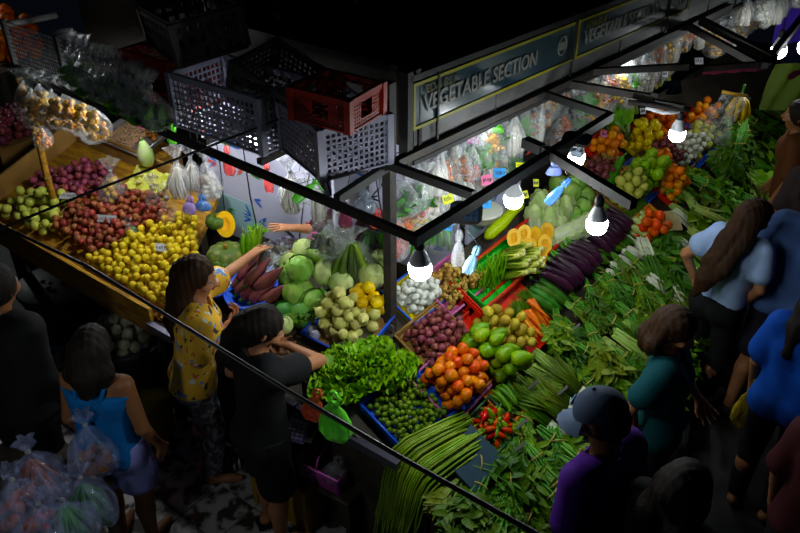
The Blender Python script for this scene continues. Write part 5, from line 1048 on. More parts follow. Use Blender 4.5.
for k, (px, py, c_, w, h, z0) in enumerate(((448, 199, 'yellow', .06, .05, 1.6), (487, 180, 'pink', .065, .06, 1.6), (500, 173, 'blue', .07, .055, 1.6), (484, 204, 'blue', .09, .055, 1.55), (478, 209, 'pink', .06, .03, 1.5), (524, 195, 'yellow', .055, .05, 1.5), (536, 183, 'yellow', .035, .05, 1.5), (447, 226, 'blue', .06, .05, 1.45), (520, 165, 'yellow', .06, .03, 1.55),
                                          (614, 98, 'pink', .06, .06, 1.55), (602, 104, 'pink', .05, .05, 1.5), (604, 134, 'pink', .05, .05, 1.4), (676, 88, 'pink', .05, .05, 1.5), (665, 74, 'white', .05, .05, 1.6), (643, 111, 'white', .05, .05, 1.4), (699, 61, 'white', .09, .06, 1.6), (693, 133, 'white', .05, .08, 1.15))):
    card(TRS(onp(px, py, (1, 0, 0), -2.04), (math.radians(60), g.uniform(-.25, .25), math.radians(50) + g.uniform(-.3, .3))), w, h, '%s hand written price card hung %s' % (c_, ('among the near bags below the first sign' if k < 9 else 'among the far bags below the second sign')), cm[c_], 0, k, '%s cards %s' % (c_, 'near' if k < 9 else 'far'))
p = W(699, 61, 1.6); 
for k, (px, py, l) in enumerate(((555, 170, 'blue and white plastic bag tied to the projecting bar'), (476, 258, 'pale blue ribbon of plastic hanging under the lamp head'), (565, 190, 'long blue plastic ribbon hanging over the green cabbages'))):
    softbag('plastic_bag', l, TRS(W(px, py - 6, 1.85), (0, .3 * k, .6)), (.04, .03, .03)[k], (.07, .12, .14)[k], plastic(('bluewhite_film', 'paleblue_film', 'blue_film')[k], ((.35, .45, .9), (.3, .55, .7), (.08, .25, .75))[k], .85), 30 + k, None, .18)
softbag('plastic_bag', 'white plastic bag cluster hanging from the lamp head cord', TRS(W(459, 238, 1.78), (0, 0, .6)), .03, .16, M_film2, 35, None, .2)
softbag('plastic_bag', 'pink plastic bow among the bags under the sign', TRS(W(474, 135, 1.8), (0, 0, .6)), .035, .06, plastic('pink_film', (.75, .15, .5), .85), 36)
softbag('plastic_bag', 'bright green tinsel bag under the sign', TRS(W(497, 124, 1.85), (0, 0, .6)), .04, .06, M_gb, 37)
# ================================================================ PEOPLE: one smooth body surface each, grown from a distance field
def surfnet(d, o, h):
    n = np.array(d.shape) - 1; cnt = np.zeros(n, np.float32); acc = np.zeros((*n, 3), np.float32); sg = d < 0
    for ax in range(3):
        b, c = [a for a in range(3) if a != ax]
        for ob in (0, 1):
            for oc in (0, 1):
                s0 = [None] * 3; s1 = [None] * 3; s0[ax] = slice(0, n[ax]); s1[ax] = slice(1, n[ax] + 1)
                for a_, v in ((b, ob), (c, oc)): s0[a_] = s1[a_] = slice(v, n[a_] + v)
                A, B = d[tuple(s0)], d[tuple(s1)]; cr = (A < 0) != (B < 0); k = np.nonzero(cr)
                cnt[k] += 1; acc[(*k, ax)] += A[k] / (A[k] - B[k]); acc[(*k, b)] += ob; acc[(*k, c)] += oc
    act = np.nonzero(cnt); idx = -np.ones(n, np.int64); idx[act] = np.arange(len(act[0]))
    V = np.array(o) + h * (np.stack(act, 1) + acc[act] / cnt[act][:, None]); Fs = []
    for ax in range(3):
        b, c = (ax + 1) % 3, (ax + 2) % 3
        s0 = [slice(None)] * 3; s1 = [slice(None)] * 3; s0[ax] = slice(0, -1); s1[ax] = slice(1, None)
        cr = sg[tuple(s0)] != sg[tuple(s1)]; k = np.stack(np.nonzero(cr), 1)
        ok = (k[:, b] > 0) & (k[:, c] > 0) & (k[:, b] < d.shape[b] - 1) & (k[:, c] < d.shape[c] - 1); k = k[ok]; neg = sg[tuple(k.T)]
        q = []
        for ob, oc in ((-1, -1), (0, -1), (0, 0), (-1, 0)): m = k.copy(); m[:, b] += ob; m[:, c] += oc; q.append(idx[tuple(m.T)])
        q = np.stack(q, 1); q[~neg] = q[~neg][:, ::-1]; Fs.append(q)
    return V, np.concatenate(Fs)
class SDF:
    def __init__(s, h): s.p = []; s.h = h
    def cap(s, a, b, ra, rb=None, k=.02, sub=False): s.p.append(('c', Vector(a), Vector(b), ra, ra if rb is None else rb, k, sub)); return s
    def ell(s, c, R, r, k=.015, sub=False): s.p.append(('e', Vector(c), R, r, 0, k, sub)); return s          # R: 3 axis vectors
    def cut(s, pt, n): s.p.append(('p', Vector(pt), Vector(n).normalized(), 0, 0, 0, True)); return s
    def chain(s, P, r, k=.02):
        for i in range(len(P) - 1): s.cap(P[i], P[i + 1], r[i], r[i + 1], k)
        return s
    def mesh(s, name, m, wr=0., ws=(60, 60, 20), ph=0.):
        h = s.h; pts = []
        for p in s.p:
            if p[-1]: continue
            if p[0] == 'c': 
                for q, r in ((p[1], p[3]), (p[2], p[4])): pts += [[q[i] - r for i in range(3)], [q[i] + r for i in range(3)]]
            else: r = max(p[3]); pts += [[p[1][i] - r for i in range(3)], [p[1][i] + r for i in range(3)]]
        pts = np.array(pts); lo = pts.min(0) - 4 * h; hi = pts.max(0) + 4 * h; n = np.ceil((hi - lo) / h).astype(int) + 1
        D = np.full(n, .5, np.float32); ax = [lo[i] + h * np.arange(n[i]) for i in range(3)]
        for p in s.p:
            if p[0] == 'p':
                X, Y, Z = np.ix_(*ax); D = np.maximum(D, ((X - p[1].x) * p[2].x + (Y - p[1].y) * p[2].y + (Z - p[1].z) * p[2].z)).astype(np.float32); continue
            k = p[5]; pad = k * 2 + 4 * h
            if p[0] == 'c': mn = [min(p[1][i] - p[3], p[2][i] - p[4]) - pad for i in range(3)]; mx = [max(p[1][i] + p[3], p[2][i] + p[4]) + pad for i in range(3)]
            else: mn = [p[1][i] - max(p[3]) - pad for i in range(3)]; mx = [p[1][i] + max(p[3]) + pad for i in range(3)]
            i0 = [max(0, int((mn[i] - lo[i]) / h)) for i in range(3)]; i1 = [min(n[i], int((mx[i] - lo[i]) / h) + 2) for i in range(3)]
            if any(i1[i] <= i0[i] for i in range(3)): continue
            sl = tuple(slice(i0[i], i1[i]) for i in range(3)); X, Y, Z = np.ix_(*[ax[i][i0[i]:i1[i]] for i in range(3)])
            if p[0] == 'c':
                a, b = p[1], p[2]; ab = b - a; L2 = max(ab.length_squared, 1e-9)
                t = np.clip(((X - a.x) * ab.x + (Y - a.y) * ab.y + (Z - a.z) * ab.z) / L2, 0, 1)
                d = np.sqrt((X - a.x - t * ab.x) ** 2 + (Y - a.y - t * ab.y) ** 2 + (Z - a.z - t * ab.z) ** 2) - (p[3] + (p[4] - p[3]) * t)
            else:
                c = p[1]; q = [((X - c.x) * e[0] + (Y - c.y) * e[1] + (Z - c.z) * e[2]) / r for e, r in zip(p[2], p[3])]
                kk = np.sqrt(q[0] ** 2 + q[1] ** 2 + q[2] ** 2); d = (kk - 1) * min(p[3])
            A = D[sl]
            if p[6]:
                D[sl] = np.maximum(A, -d)
            else:
                hh = np.clip(.5 + .5 * (A - d) / k, 0, 1); D[sl] = A * (1 - hh) + d * hh - k * hh * (1 - hh)
        if wr:
            X, Y, Z = np.ix_(*ax)
            D = D + (wr * (np.sin(ws[0] * X + 14 * Z + ph) * np.sin(ws[1] * Y - 9 * Z + 1.3 * ph) + .6 * np.sin(ws[2] * Z + 25 * X + 17 * Y + ph))).astype(np.float32)
        V, Q = surfnet(D, lo, h); me = bpy.data.meshes.new(name); me.vertices.add(len(V)); me.vertices.foreach_set('co', V.astype(np.float32).ravel())
        me.loops.add(Q.size); me.loops.foreach_set('vertex_index', Q.ravel().astype(np.int32)); me.polygons.add(len(Q))
        me.polygons.foreach_set('loop_start', np.arange(0, Q.size, 4, dtype=np.int32)); me.polygons.foreach_set('use_smooth', np.ones(len(Q), bool)); me.update(calc_edges=True); me.validate(); me.materials.append(m)
        return me
def V3(*a): return Vector(a)
def hand(S, w, d, nrm, side, curl, s=1.):
    """palm and five fingers; nrm = palm facing, side = thumb side"""
    d = Vector(d).normalized(); nrm = Vector(nrm); nrm = (nrm - d * nrm.dot(d)).normalized(); sd = Vector(side); sd = (sd - d * sd.dot(d) - nrm * sd.dot(nrm)).normalized(); w = Vector(w)
    for o in (-.026, -.009, .009, .026): S.cap(w + sd * o * .6 * s, w + (d * .075 + sd * o) * s, .014 * s, .012 * s, .010)
    for o, L in ((.033, .072), (.011, .082), (-.011, .076), (-.033, .060)):
        r0 = w + (d * .078 + sd * o) * s; d1 = (d * math.cos(curl) + nrm * math.sin(curl) + sd * o * 10).normalized(); p1 = r0 + d1 * L * .5 * s; d2 = (d * math.cos(curl * 2.2) + nrm * math.sin(curl * 2.2) + sd * o * 9).normalized(); p2 = p1 + d2 * L * .5 * s
        S.cap(r0 - d * .01, p1, .0084 * s, .0078 * s, .002); S.cap(p1, p2, .0078 * s, .0068 * s, .002)
    t0 = w + (d * .018 + sd * .022) * s; t1 = t0 + (d * .032 + sd * .028 + nrm * .012) * s; t2 = t1 + (d * .030 + sd * .008 + nrm * .012) * s
    S.cap(t0, t1, .014 * s, .011 * s, .008); S.cap(t1, t2, .0105 * s, .0085 * s, .004)
SK = mat('skin', (.42, .22, .13), .5, 0, c2=(.36, .17, .10), ns=6); SKD = mat('skin_dark', (.25, .12, .065), .5)
HAIR = mat('hair_black', (.008, .006, .005), .6, spec=.15, c2=(.014, .010, .008), ns=26, stretch=(5, 5, .5), bump=.5, bs=60); HAIRB = mat('hair_brown', (.022, .011, .006), .6, spec=.15, c2=(.04, .019, .010), ns=26, stretch=(5, 5, .5), bump=.5, bs=60)
M_eye = mat('eye_white', (.25, .25, .24), .4); M_iris = mat('iris', (.02, .012, .008), .2); M_lip = mat('lips', (.38, .10, .09), .4)
def person(label, pel, neck, face, s=.97, head=None, look=None, arms=None, legs=None, skin=None, hair='long', hairm=None, top=None, bottom=None, h=.0085, shoes=None, nod=0., fem=True, torso_r=1.):
    """pel, neck: world points; face: heading of the body; arms: {side: (elbow, wrist, palm normal, curl)}; legs: {side: (knee, ankle)}"""
    skin = skin or SK; hairm = hairm or HAIR; pel, neck = Vector(pel), Vector(neck); f = Vector((face[0], face[1], 0)).normalized(); rt = Vector((f.y, -f.x, 0)); up = (neck - pel).normalized(); Z = Vector((0, 0, 1))
    lk = Vector(look).normalized() if look else (f - Z * nod).normalized(); lr = lk.cross(Z).normalized(); lu = lr.cross(lk).normalized()
    hc = Vector(head) if head else neck + Z * .125 * s + lk * .025 * s
    t = thing('person', label, 'person', Matrix.Translation((pel.x, pel.y, 0))); base = Vector((pel.x, pel.y, 0)); inv = Matrix.Translation(-base)
    J = {}
    for sd, q in (('L', -1), ('R', 1)):
        J['sh' + sd] = neck + rt * q * .150 * s - up * .045 * s; J['hip' + sd] = pel + rt * q * .085 * s - Z * .02
        el, wr = J['sh' + sd] + rt * q * .05 - Z * .26 * s - f * .02, J['sh' + sd] + rt * q * .06 - Z * .47 * s + f * .07; nr, cu = -rt * q, .35
        if arms and sd in arms: el, wr, nr, cu = [Vector(v) if hasattr(v, '__len__') else v for v in arms[sd]]
        J['el' + sd], J['wr' + sd], J['n' + sd], J['cu' + sd] = el, wr, nr, cu
        kn, an = J['hip' + sd] + rt * q * .01 + f * .02 + Z * (-.40 * s), None
        an = Vector((kn.x - f.x * .02, kn.y - f.y * .02, .075))
        if legs and sd in legs: kn, an = Vector(legs[sd][0]), Vector(legs[sd][1])
        J['kn' + sd], J['an' + sd] = kn, an
    ch = pel.lerp(neck, .72)
    def torso(S, e=0., k=.03):
        for q in (-1, 1):
            S.cap(pel + rt * q * .060 * s, pel.lerp(neck, .38) + rt * q * .048 * s, (.098 * torso_r + e) * s, (.078 * torso_r + e) * s, k); S.cap(pel.lerp(neck, .38) + rt * q * .048 * s, ch + rt * q * .062 * s, (.078 * torso_r + e) * s, (.088 * torso_r + e) * s, k)
            if fem: S.cap(ch + rt * q * .06 * s + f * .05 * s - up * .01, ch + rt * q * .055 * s + f * .06 * s - up * .02, (.052 + e) * s, None, k)
            S.cap(pel + rt * q * .06 * s - f * .03 * s - Z * .03, pel + rt * q * .065 * s - f * .035 * s - Z * .04, (.09 + e) * s, None, k)
        S.cap(J['shL'] + rt * .02, J['shR'] - rt * .02, (.052 + e) * s, None, k)
    B = SDF(h); torso(B); B.cap(neck - Z * .04, hc - lu * .03, .050 * s, .046 * s, .025)
    B.ell(hc + lu * .012 * s, (lr, lk, lu), (.074 * s, .094 * s, .102 * s), .02); B.cap(hc + lk * .035 * s - lu * .05 * s, hc + lk * .048 * s - lu * .078 * s, .048 * s, .028 * s, .025)
    B.cap(hc + lk * .088 * s + lu * .012 * s, hc + lk * .108 * s - lu * .022 * s, .008 * s, .014 * s, .012)
    for q in (-1, 1): B.cap(hc + lr * q * .074 * s + lu * .01 * s, hc + lr * q * .078 * s - lu * .02 * s, .014 * s, .010 * s, .006); B.cap(hc + lk * .078 * s + lr * q * .03 * s - lu * .025 * s, hc + lk * .07 * s + lr * q * .04 * s - lu * .03 * s, .02 * s, None, .02)
    for sd, q in (('L', -1), ('R', 1)):
        B.cap(J['sh' + sd], J['el' + sd], .045 * s, .036 * s, .025); B.cap(J['el' + sd], J['wr' + sd], .036 * s, .024 * s, .012)
        d = (J['wr' + sd] - J['el' + sd]).normalized(); n_ = J['n' + sd]; hand(B, J['wr' + sd], d, n_, d.cross(n_) * (1 if sd == 'L' else -1), J['cu' + sd], s)
        B.cap(J['hip' + sd], J['kn' + sd], .080 * s, .052 * s, .03); m1 = J['kn' + sd].lerp(J['an' + sd], .3) - f * .012; B.cap(J['kn' + sd], m1, .052 * s, .052 * s, .02); B.cap(m1, J['an' + sd], .052 * s, .034 * s, .02)
        an = J['an' + sd]; fd = (f + rt * q * .15).normalized(); B.cap(an - Z * .035 - fd * .025, an + fd * .10 - Z * .045, .034 * s, .028 * s, .02); B.cap(an + fd * .09 - Z * .048, an + fd * .15 - Z * .052, .028 * s, .020 * s, .015)
    me = B.mesh('body', skin); me.transform(inv); link('body', me, t)
    for q in (-1, 1):
        ey = MB().ball(hc + lk * .079 * s + lr * q * .031 * s + lu * .008 * s - base, .0125 * s, 8, 6).build('eye', M_eye, t); MB().ball(hc + lk * .087 * s + lr * q * .031 * s + lu * .008 * s - base, .0065 * s, 8, 6).build('iris', M_iris, ey)
    MB().ball((0, 0, 0), (.021 * s, .009 * s, .007 * s), 10, 6, Matrix.Translation(hc + lk * .094 * s - lu * .048 * s - base) @ frame(lr, lk, lu, (0, 0, 0))).build('lips', M_lip, t)
    # hair
    if hair != 'none':
        Hs = SDF(h); Hs.ell(hc + lu * .022 * s - lk * .012 * s, (lr, lk, lu), (.088 * s, .104 * s, .106 * s), .02)
        if hair == 'under': Hs.p = []; Hs.ell(hc - lk * .014 * s - lu * .01 * s, (lr, lk, lu), (.084 * s, .098 * s, .085 * s), .02); Hs.cut(hc + lu * .03 * s, lu)
        elif hair != 'short': Hs.cap(hc - lk * .05 * s, hc - lk * .055 * s - lu * .06 * s, .075 * s, .06 * s, .03)
        Hs.ell(hc + lk * .118 * s - lu * .035 * s, (lr, lk, lu), (.078 * s, .075 * s, .105 * s), .01, True)
        if isinstance(hair, dict):
            for P, r in hair['chains']: Hs.chain([hc + lr * p[0] * s + lk * p[1] * s + lu * p[2] * s if len(p) == 3 else Vector(p[:3]) for p in P], [x * s for x in r], .03)
        elif hair == 'long':
            for q in (-1, 1): Hs.chain([hc + lr * q * .06 * s - lk * .03 * s, neck + rt * q * .065 * s - f * .05 * s, ch + rt * q * .06 * s - f * .10 * s], [.05 * s, .05 * s, .03 * s], .04)
        elif hair == 'bob':
            for q in (-1, 1): Hs.chain([hc + lr * q * .065 * s - lk * .04 * s, hc + lr * q * .080 * s - lk * .04 * s - lu * .11 * s, hc + lr * q * .07 * s - lk * .03 * s - lu * .17 * s], [.035 * s, .04 * s, .022 * s], .03)
            Hs.chain([hc - lk * .06 * s, hc - lk * .07 * s - lu * .12 * s, hc - lk * .06 * s - lu * .2 * s], [.07 * s, .065 * s, .04 * s], .03)
        me = Hs.mesh('hair', hairm, .0035, (140, 140, 14)); me.transform(inv); link('hair', me, t)
    if top:
        T = SDF(h); e = top.get('e', .012) + .012; 
        Tz = top.get('hem', .02); torso(T, e, .03)
        fr = top.get('sleeve', .55)
        if fr > 0:
            for sd in 'LR':
                if fr <= 1: T.cap(J['sh' + sd], J['sh' + sd].lerp(J['el' + sd], fr), .056 * s + e * .5, .050 * s + e, .025)
                else: T.cap(J['sh' + sd], J['el' + sd], .056 * s, .048 * s, .025); T.cap(J['el' + sd], J['el' + sd].lerp(J['wr' + sd], fr - 1), .048 * s, .036 * s, .02)
        T.cut(pel - Z * Tz, -up)
        if top.get('strap'): T.cut(ch + up * .05 * s, up); 
        T.cap(neck - Z * .03 + f * .02, neck + Z * .2, .062 * s, .075 * s, .01, True)
        for sd in 'LR':
            if 0 < fr <= 1: dd = (J['el' + sd] - J['sh' + sd]); 
        me = T.mesh('shirt', top['m'], .0035, (34, 34, 22), top.get('ph', 0)); me.transform(inv); link('shirt', me, t)
        if top.get('strap'):
            for q in (-1, 1): MB().tube([x - base for x in (ch + rt * q * .06 * s + f * .10 * s + up * .03, neck + rt * q * .075 * s + up * .0 + f * .02, neck + rt * q * .078 * s - f * .045 - up * .01, ch + rt * q * .065 * s - f * .105 * s + up * .04)], .011, 6).build('strap', top['m'], t)
    if bottom:
        U = SDF(h); e = bottom.get('e', .012) - .003; fr = bottom.get('len', 1.9)
        for sd, q in (('L', -1), ('R', 1)):
            U.cap(pel + rt * q * .06 * s + Z * .02, pel + rt * q * .062 * s - Z * .04, .098 * s * torso_r + e, None, .03); U.cap(pel + rt * q * .06 * s - f * .03 * s - Z * .03, pel + rt * q * .065 * s - f * .035 * s - Z * .04, .09 * s + e, None, .03)
            k1, a1 = J['kn' + sd], J['an' + sd]; fl_ = bottom.get('flare', 0)
            if fr <= 1: U.cap(J['hip' + sd], J['hip' + sd].lerp(k1, fr), .082 * s + e, .072 * s + e + fl_, .03)
            else: U.cap(J['hip' + sd], k1, .082 * s + e, .056 * s + e, .03); U.cap(k1, k1.lerp(a1, fr - 1), .056 * s + e, .044 * s + e + fl_, .02)
        U.cut(pel + Z * .045, Z); me = U.mesh('trousers' if fr > 1 else 'shorts', bottom['m'], .003, (40, 40, 30), 2.); me.transform(inv); link('trousers' if fr > 1 else 'shorts', me, t)
    if shoes:
        for sd, q in (('L', -1), ('R', 1)):
            an = J['an' + sd]; fd = (f + rt * q * .15).normalized(); X = SDF(.008); X.cap(an - Z * .04 - fd * .03, an + fd * .06 - Z * .045, .043 * s, .042 * s, .02); X.cap(an + fd * .06 - Z * .045, an + fd * .16 - Z * .05, .040 * s, .028 * s, .02); X.cut(an - Z * .055, -Z); X.cut(an - Z * .002, Z)
            me = X.mesh('shoe', shoes); me.transform(inv); sh = link('shoe', me, t)
            MB().box(an + fd * .055 - Z * .063 - base, (.001, .001, .001)).tube([an - fd * .05 - Z * .064 - base, an + fd * .06 - Z * .064 - base, an + fd * .17 - Z * .064 - base], [.036 * s, .042 * s, .028 * s], 8).build('sole', mat('sole_white', (.45, .45, .45), .5), sh) if False else None
    return t, J, hc, (lr, lk, lu)
# fabrics
def spots(name, base, cols, scale):
    m = bpy.data.materials.new(name); m.use_nodes = True; nt = m.node_tree; N = nt.nodes; L = nt.links; b = N['Principled BSDF']; b.inputs['Roughness'].default_value = .75; b.inputs['Specular IOR Level'].default_value = .2
    tc = N.new('ShaderNodeTexCoord'); cur = N.new('ShaderNodeRGB'); cur.outputs[0].default_value = (*base, 1); out = cur.outputs[0]
    for i, (c, th) in enumerate(cols):
        mp = N.new('ShaderNodeMapping'); mp.inputs['Location'].default_value = (i * 3.1, i * 1.7, i * 2.3); mp.inputs['Scale'].default_value = (1, 1, .8); v = N.new('ShaderNodeTexNoise'); v.inputs['Scale'].default_value = scale; v.inputs['Detail'].default_value = 1.5; L.new(tc.outputs['Object'], mp.inputs[0]); L.new(mp.outputs[0], v.inputs['Vector'])
        g_ = N.new('ShaderNodeMath'); g_.operation = 'GREATER_THAN'; g_.inputs[1].default_value = th; L.new(v.outputs['Fac'], g_.inputs[0]); mx = N.new('ShaderNodeMix'); mx.data_type = 'RGBA'; L.new(g_.outputs[0], mx.inputs[0]); L.new(out, mx.inputs[6]); mx.inputs[7].default_value = (*c, 1); out = mx.outputs[2]
    L.new(out, b.inputs['Base Color']); return m
M_floral = spots('floral_yellow', (.72, .42, .03), [((.65, .16, .03), .64), ((.10, .25, .55), .645), ((.06, .05, .04), .65), ((.6, .62, .6), .66)], 22)
M_lace = spots('pants_print', (.05, .05, .06), [((.16, .16, .18), .52)], 26)
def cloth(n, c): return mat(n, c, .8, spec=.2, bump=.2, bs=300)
# --- shopper in the yellow shirt: left arm stretched to the vendor's hand, right hand raised with a stick-like note
wl = W(250, 256, 1.25)
person('woman in yellow floral shirt with long dark hair reaching across the squash', (-2.83, 1.86, .83), (-2.80, 1.93, 1.285), (.62, .80), .97, hair={'chains': [([(0, -.06, 0), (.0, -.085, -.14), (.02, -.10, -.30), (.03, -.09, -.42)], [.075, .075, .065, .035]), ([(.05, -.03, 0), (.07, -.05, -.14), (.06, -.08, -.28)], [.045, .05, .03]), ([(-.05, -.03, 0), (-.07, -.05, -.14), (-.05, -.08, -.28)], [.045, .05, .03])]}, hairm=HAIRB,
       look=(.86, .46, -.16), head=(-2.80, 1.955, 1.425), arms={'L': ((-2.93, 2.22, 1.235), wl, (.2, .3, -1), .15), 'R': ((-2.68, 1.80, 1.03), (-2.70, 2.03, 1.12), (-.6, -.2, .5), .75)}, legs={'L': ((-2.92, 1.93, .44), (-2.93, 1.88, .075)), 'R': ((-2.76, 1.87, .44), (-2.80, 1.84, .075))},
       top={'m': M_floral, 'e': .016, 'sleeve': .75, 'hem': .05}, bottom={'m': M_lace, 'len': 1.85, 'e': .014}, shoes=None, h=.0068)
t = thing('slipper', 'blue and white striped slipper on the foot below the patterned trousers', 'slipper', TRS((-2.86, 2.0, .0))); 
t.matrix_basis = TRS(W(226, 468, .02), (0, 0, math.radians(-38)), 1.)
MB().box((0, .0, .008), (.042, .12, .008)).build('sole', mat('slipper_sole', (.10, .11, .14), .6), t, False)
for k in range(5): MB().tube([(-.042, .02 + .016 * k, .015), (-.03, .02 + .016 * k, .055), (0, .02 + .016 * k, .068), (.03, .02 + .016 * k, .055), (.042, .02 + .016 * k, .015)], .009, 6).build('stripe', mat('stripe%d' % (k % 2), ((.45, .47, .5), (.03, .05, .12))[k % 2], .6), t)
# --- shopper in black
person('woman in black t-shirt with dark ponytail holding a pale cabbage', (-2.25, 1.80, .80), (-2.28, 1.86, 1.255), (.38, .92), .96, hair={'chains': [([(0, -.07, .03), (0, -.115, .0), (-.01, -.13, -.10), (-.02, -.12, -.22), (-.02, -.11, -.32)], [.05, .035, .042, .036, .015])]}, head=(-2.26, 1.89, 1.39), look=(.55, .70, -.42),
       arms={'R': ((-2.13, 2.12, 1.10), (-2.37, 2.13, 1.08), (-.2, .3, .9), .5), 'L': ((-2.50, 1.86, 1.02), (-2.45, 2.08, 1.04), (.7, .4, .4), .5)}, top={'m': cloth('tee_black', (.008, .008, .009)), 'e': .014, 'sleeve': .55, 'hem': .10}, bottom={'m': cloth('shorts_black', (.007, .007, .008)), 'len': .75, 'e': .022, 'flare': .015})
CBP.put(TRS((-2.44, 2.19, 1.14), (.4, .3, 0), .62), 'pale yellow green cabbage held by the woman in black')
t = thing('slipper', 'black and white striped slipper below the woman in black', 'slipper', TRS((-2.31, 1.87, .02), (0, 0, -.4)))
MB().box((0, 0, .008), (.042, .12, .008)).build('sole', M_black, t, False)
for k in range(3): MB().tube([(-.04, .03 + .018 * k, .015), (0, .03 + .018 * k, .066), (.04, .03 + .018 * k, .015)], .009, 6).build('stripe', mat('stripe%d' % (k % 2), (.4, .4, .4), .6), t)
# --- shopper in blue top and lilac shorts
person('person in blue strappy top and lilac shorts bending by the onion bin', (-2.83, 1.31, .76), (-2.82, 1.32, 1.20), (-.45, .9), .96, hair='bob', head=(-2.83, 1.34, 1.335), look=(-.5, .75, -.4), skin=SKD,
       top={'m': cloth('top_blue', (.02, .13, .36)), 'e': .012, 'sleeve': 0, 'hem': .06, 'strap': True}, bottom={'m': cloth('shorts_lilac', (.26, .28, .58)), 'len': .55, 'e': .024, 'flare': .02})
# --- vendor behind the display
wv = W(294, 228, 1.28)
person('vendor in dark top behind the cabbages stretching an arm to the shopper', (-2.70, 3.14, .86), (-2.72, 3.08, 1.34), (-.45, -.9), .97, hair='bob', arms={'R': ((-2.84, 2.90, 1.25), wv, (-.2, -.3, -1), .12), 'L': ((-2.50, 2.98, 1.10), (-2.56, 2.78, 1.14), (0, 0, -1), .4)}, top={'m': cloth('top_maroon', (.04, .012, .018)), 'e': .012, 'sleeve': .9, 'hem': .1}, bottom={'m': cloth('pants_dark', (.01, .01, .012)), 'len': 1.9}, h=.0068)
# --- aisle: white shirt, long hair
person('woman in white t-shirt with long brown hair down her back', (-.80, 4.34, .80), (-.76, 4.36, 1.26), (.25, .97), .97, hair={'chains': [([(0, -.06, 0), (-.01, -.09, -.14), (-.01, -.12, -.30), (-.02, -.14, -.44), (-.03, -.14, -.56)], [.07, .055, .05, .042, .018]), ([(-.05, -.04, 0), (-.06, -.07, -.18), (-.065, -.11, -.34), (-.055, -.13, -.50)], [.045, .045, .042, .018]), ([(.05, -.04, 0), (.055, -.07, -.18), (.05, -.11, -.34), (.01, -.13, -.50)], [.045, .045, .042, .018])]}, hairm=HAIRB, head=(-.735, 4.36, 1.40), look=(.45, .85, -.3),
       arms={'L': ((-1.06, 4.36, 1.03), (-.99, 4.42, .84), (.8, 0, 0), .5), 'R': ((-.58, 4.28, 1.0), (-.66, 4.38, .82), (-.8, .1, 0), .9)}, top={'m': cloth('tee_white', (.32, .42, .62)), 'e': .012, 'sleeve': .55, 'hem': -.045}, bottom={'m': cloth('trousers_black', (.007, .007, .008)), 'len': 1.85, 'e': .014}, shoes=mat('shoe_white', (.42, .42, .42), .5))
# --- teal shirt
person('girl in teal t-shirt with shoulder length brown hair beside the greens', (-.68, 3.10, .76), (-.73, 3.12, 1.20), (.85, .15), .93, hair='bob', hairm=HAIRB, head=(-.725, 3.13, 1.345), look=(.86, .10, -.38), skin=SK,
       arms={'L': ((-.70, 3.34, .95), (-.58, 3.38, .78), (.5, -.5, 0), .4), 'R': ((-.80, 2.93, .93), (-.74, 2.96, .70), (.3, .6, 0), .4)}, top={'m': cloth('tee_teal', (.008, .055, .065)), 'e': .014, 'sleeve': .6, 'hem': .10}, bottom={'m': cloth('trousers_dark', (.008, .008, .01)), 'len': 1.85}, h=.009)
# --- cap man
r_ = person('man in purple shirt and navy cap standing in the dark aisle', (-.60, 2.15, .88), (-.65, 2.16, 1.36), (-.92, .2), 1.03, hair='under', head=(-.70, 2.20, 1.495), look=(-.90, -.05, -.42), skin=SKD, top={'m': cloth('shirt_purple', (.055, .012, .17)), 'e': .016, 'sleeve': .7, 'hem': .12}, bottom={'m': cloth('trousers_dark', (.008, .008, .01)), 'len': 1.9}, h=.0095, fem=False, torso_r=1.12)
hc, (lr, lk, lu) = r_[2], r_[3]; capo = thing('baseball_cap', 'navy baseball cap with a pale blue patch worn by the man in purple', 'cap', Matrix.Translation(hc)); MC = frame(lr, lk, lu, (0, 0, 0)); M_cap = cloth('cap_navy', (.035, .05, .085))
vs = []; n, q = 9, 18
for i in range(n):
    for j in range(q): th_ = i / (n - 1) * math.pi / 2; a = 2 * math.pi * j / q; vs.append(MC @ Vector((.096 * math.cos(th_) * math.cos(a), .112 * math.cos(th_) * math.sin(a) - .005, .03 + .098 * math.sin(th_))))
MB().add(vs, [(i * q + j, i * q + (j + 1) % q, i * q + q + (j + 1) % q, i * q + q + j) for i in range(n - 1) for j in range(q)]).build('crown', M_cap, capo)
vs = []; 
for z_ in (0, -.006):
    for i in range(5):
        for j in range(9): a = math.pi * (.12 + .76 * j / 8); rr = 1 + .75 * i / 4; vs.append(MC @ Vector((.098 * math.cos(a) * (1 + .12 * i / 4), .112 * math.sin(a) * rr - .005, .032 - .03 * (i / 4) - .035 * (i / 4) * math.cos(a) ** 2 + z_)))
fs = [(o + i * 9 + j, o + i * 9 + j + 1, o + i * 9 + 10 + j, o + i * 9 + 9 + j) for o in (0, 45) for i in range(4) for j in range(8)]
MB().add(vs, fs).build('brim', mat('cap_brim', (.07, .10, .16), .7), capo)
MB().ball((0, 0, 0), (.03, .006, .022), 10, 6, MC @ TRS((.0, .098, .075), (.55, 0, 0))).build('patch', mat('cap_patch', (.15, .3, .5), .6), capo); MB().ball((0, 0, 0), .009, 8, 5, MC @ Matrix.Translation((0, -.005, .128))).build('button', M_cap, capo)
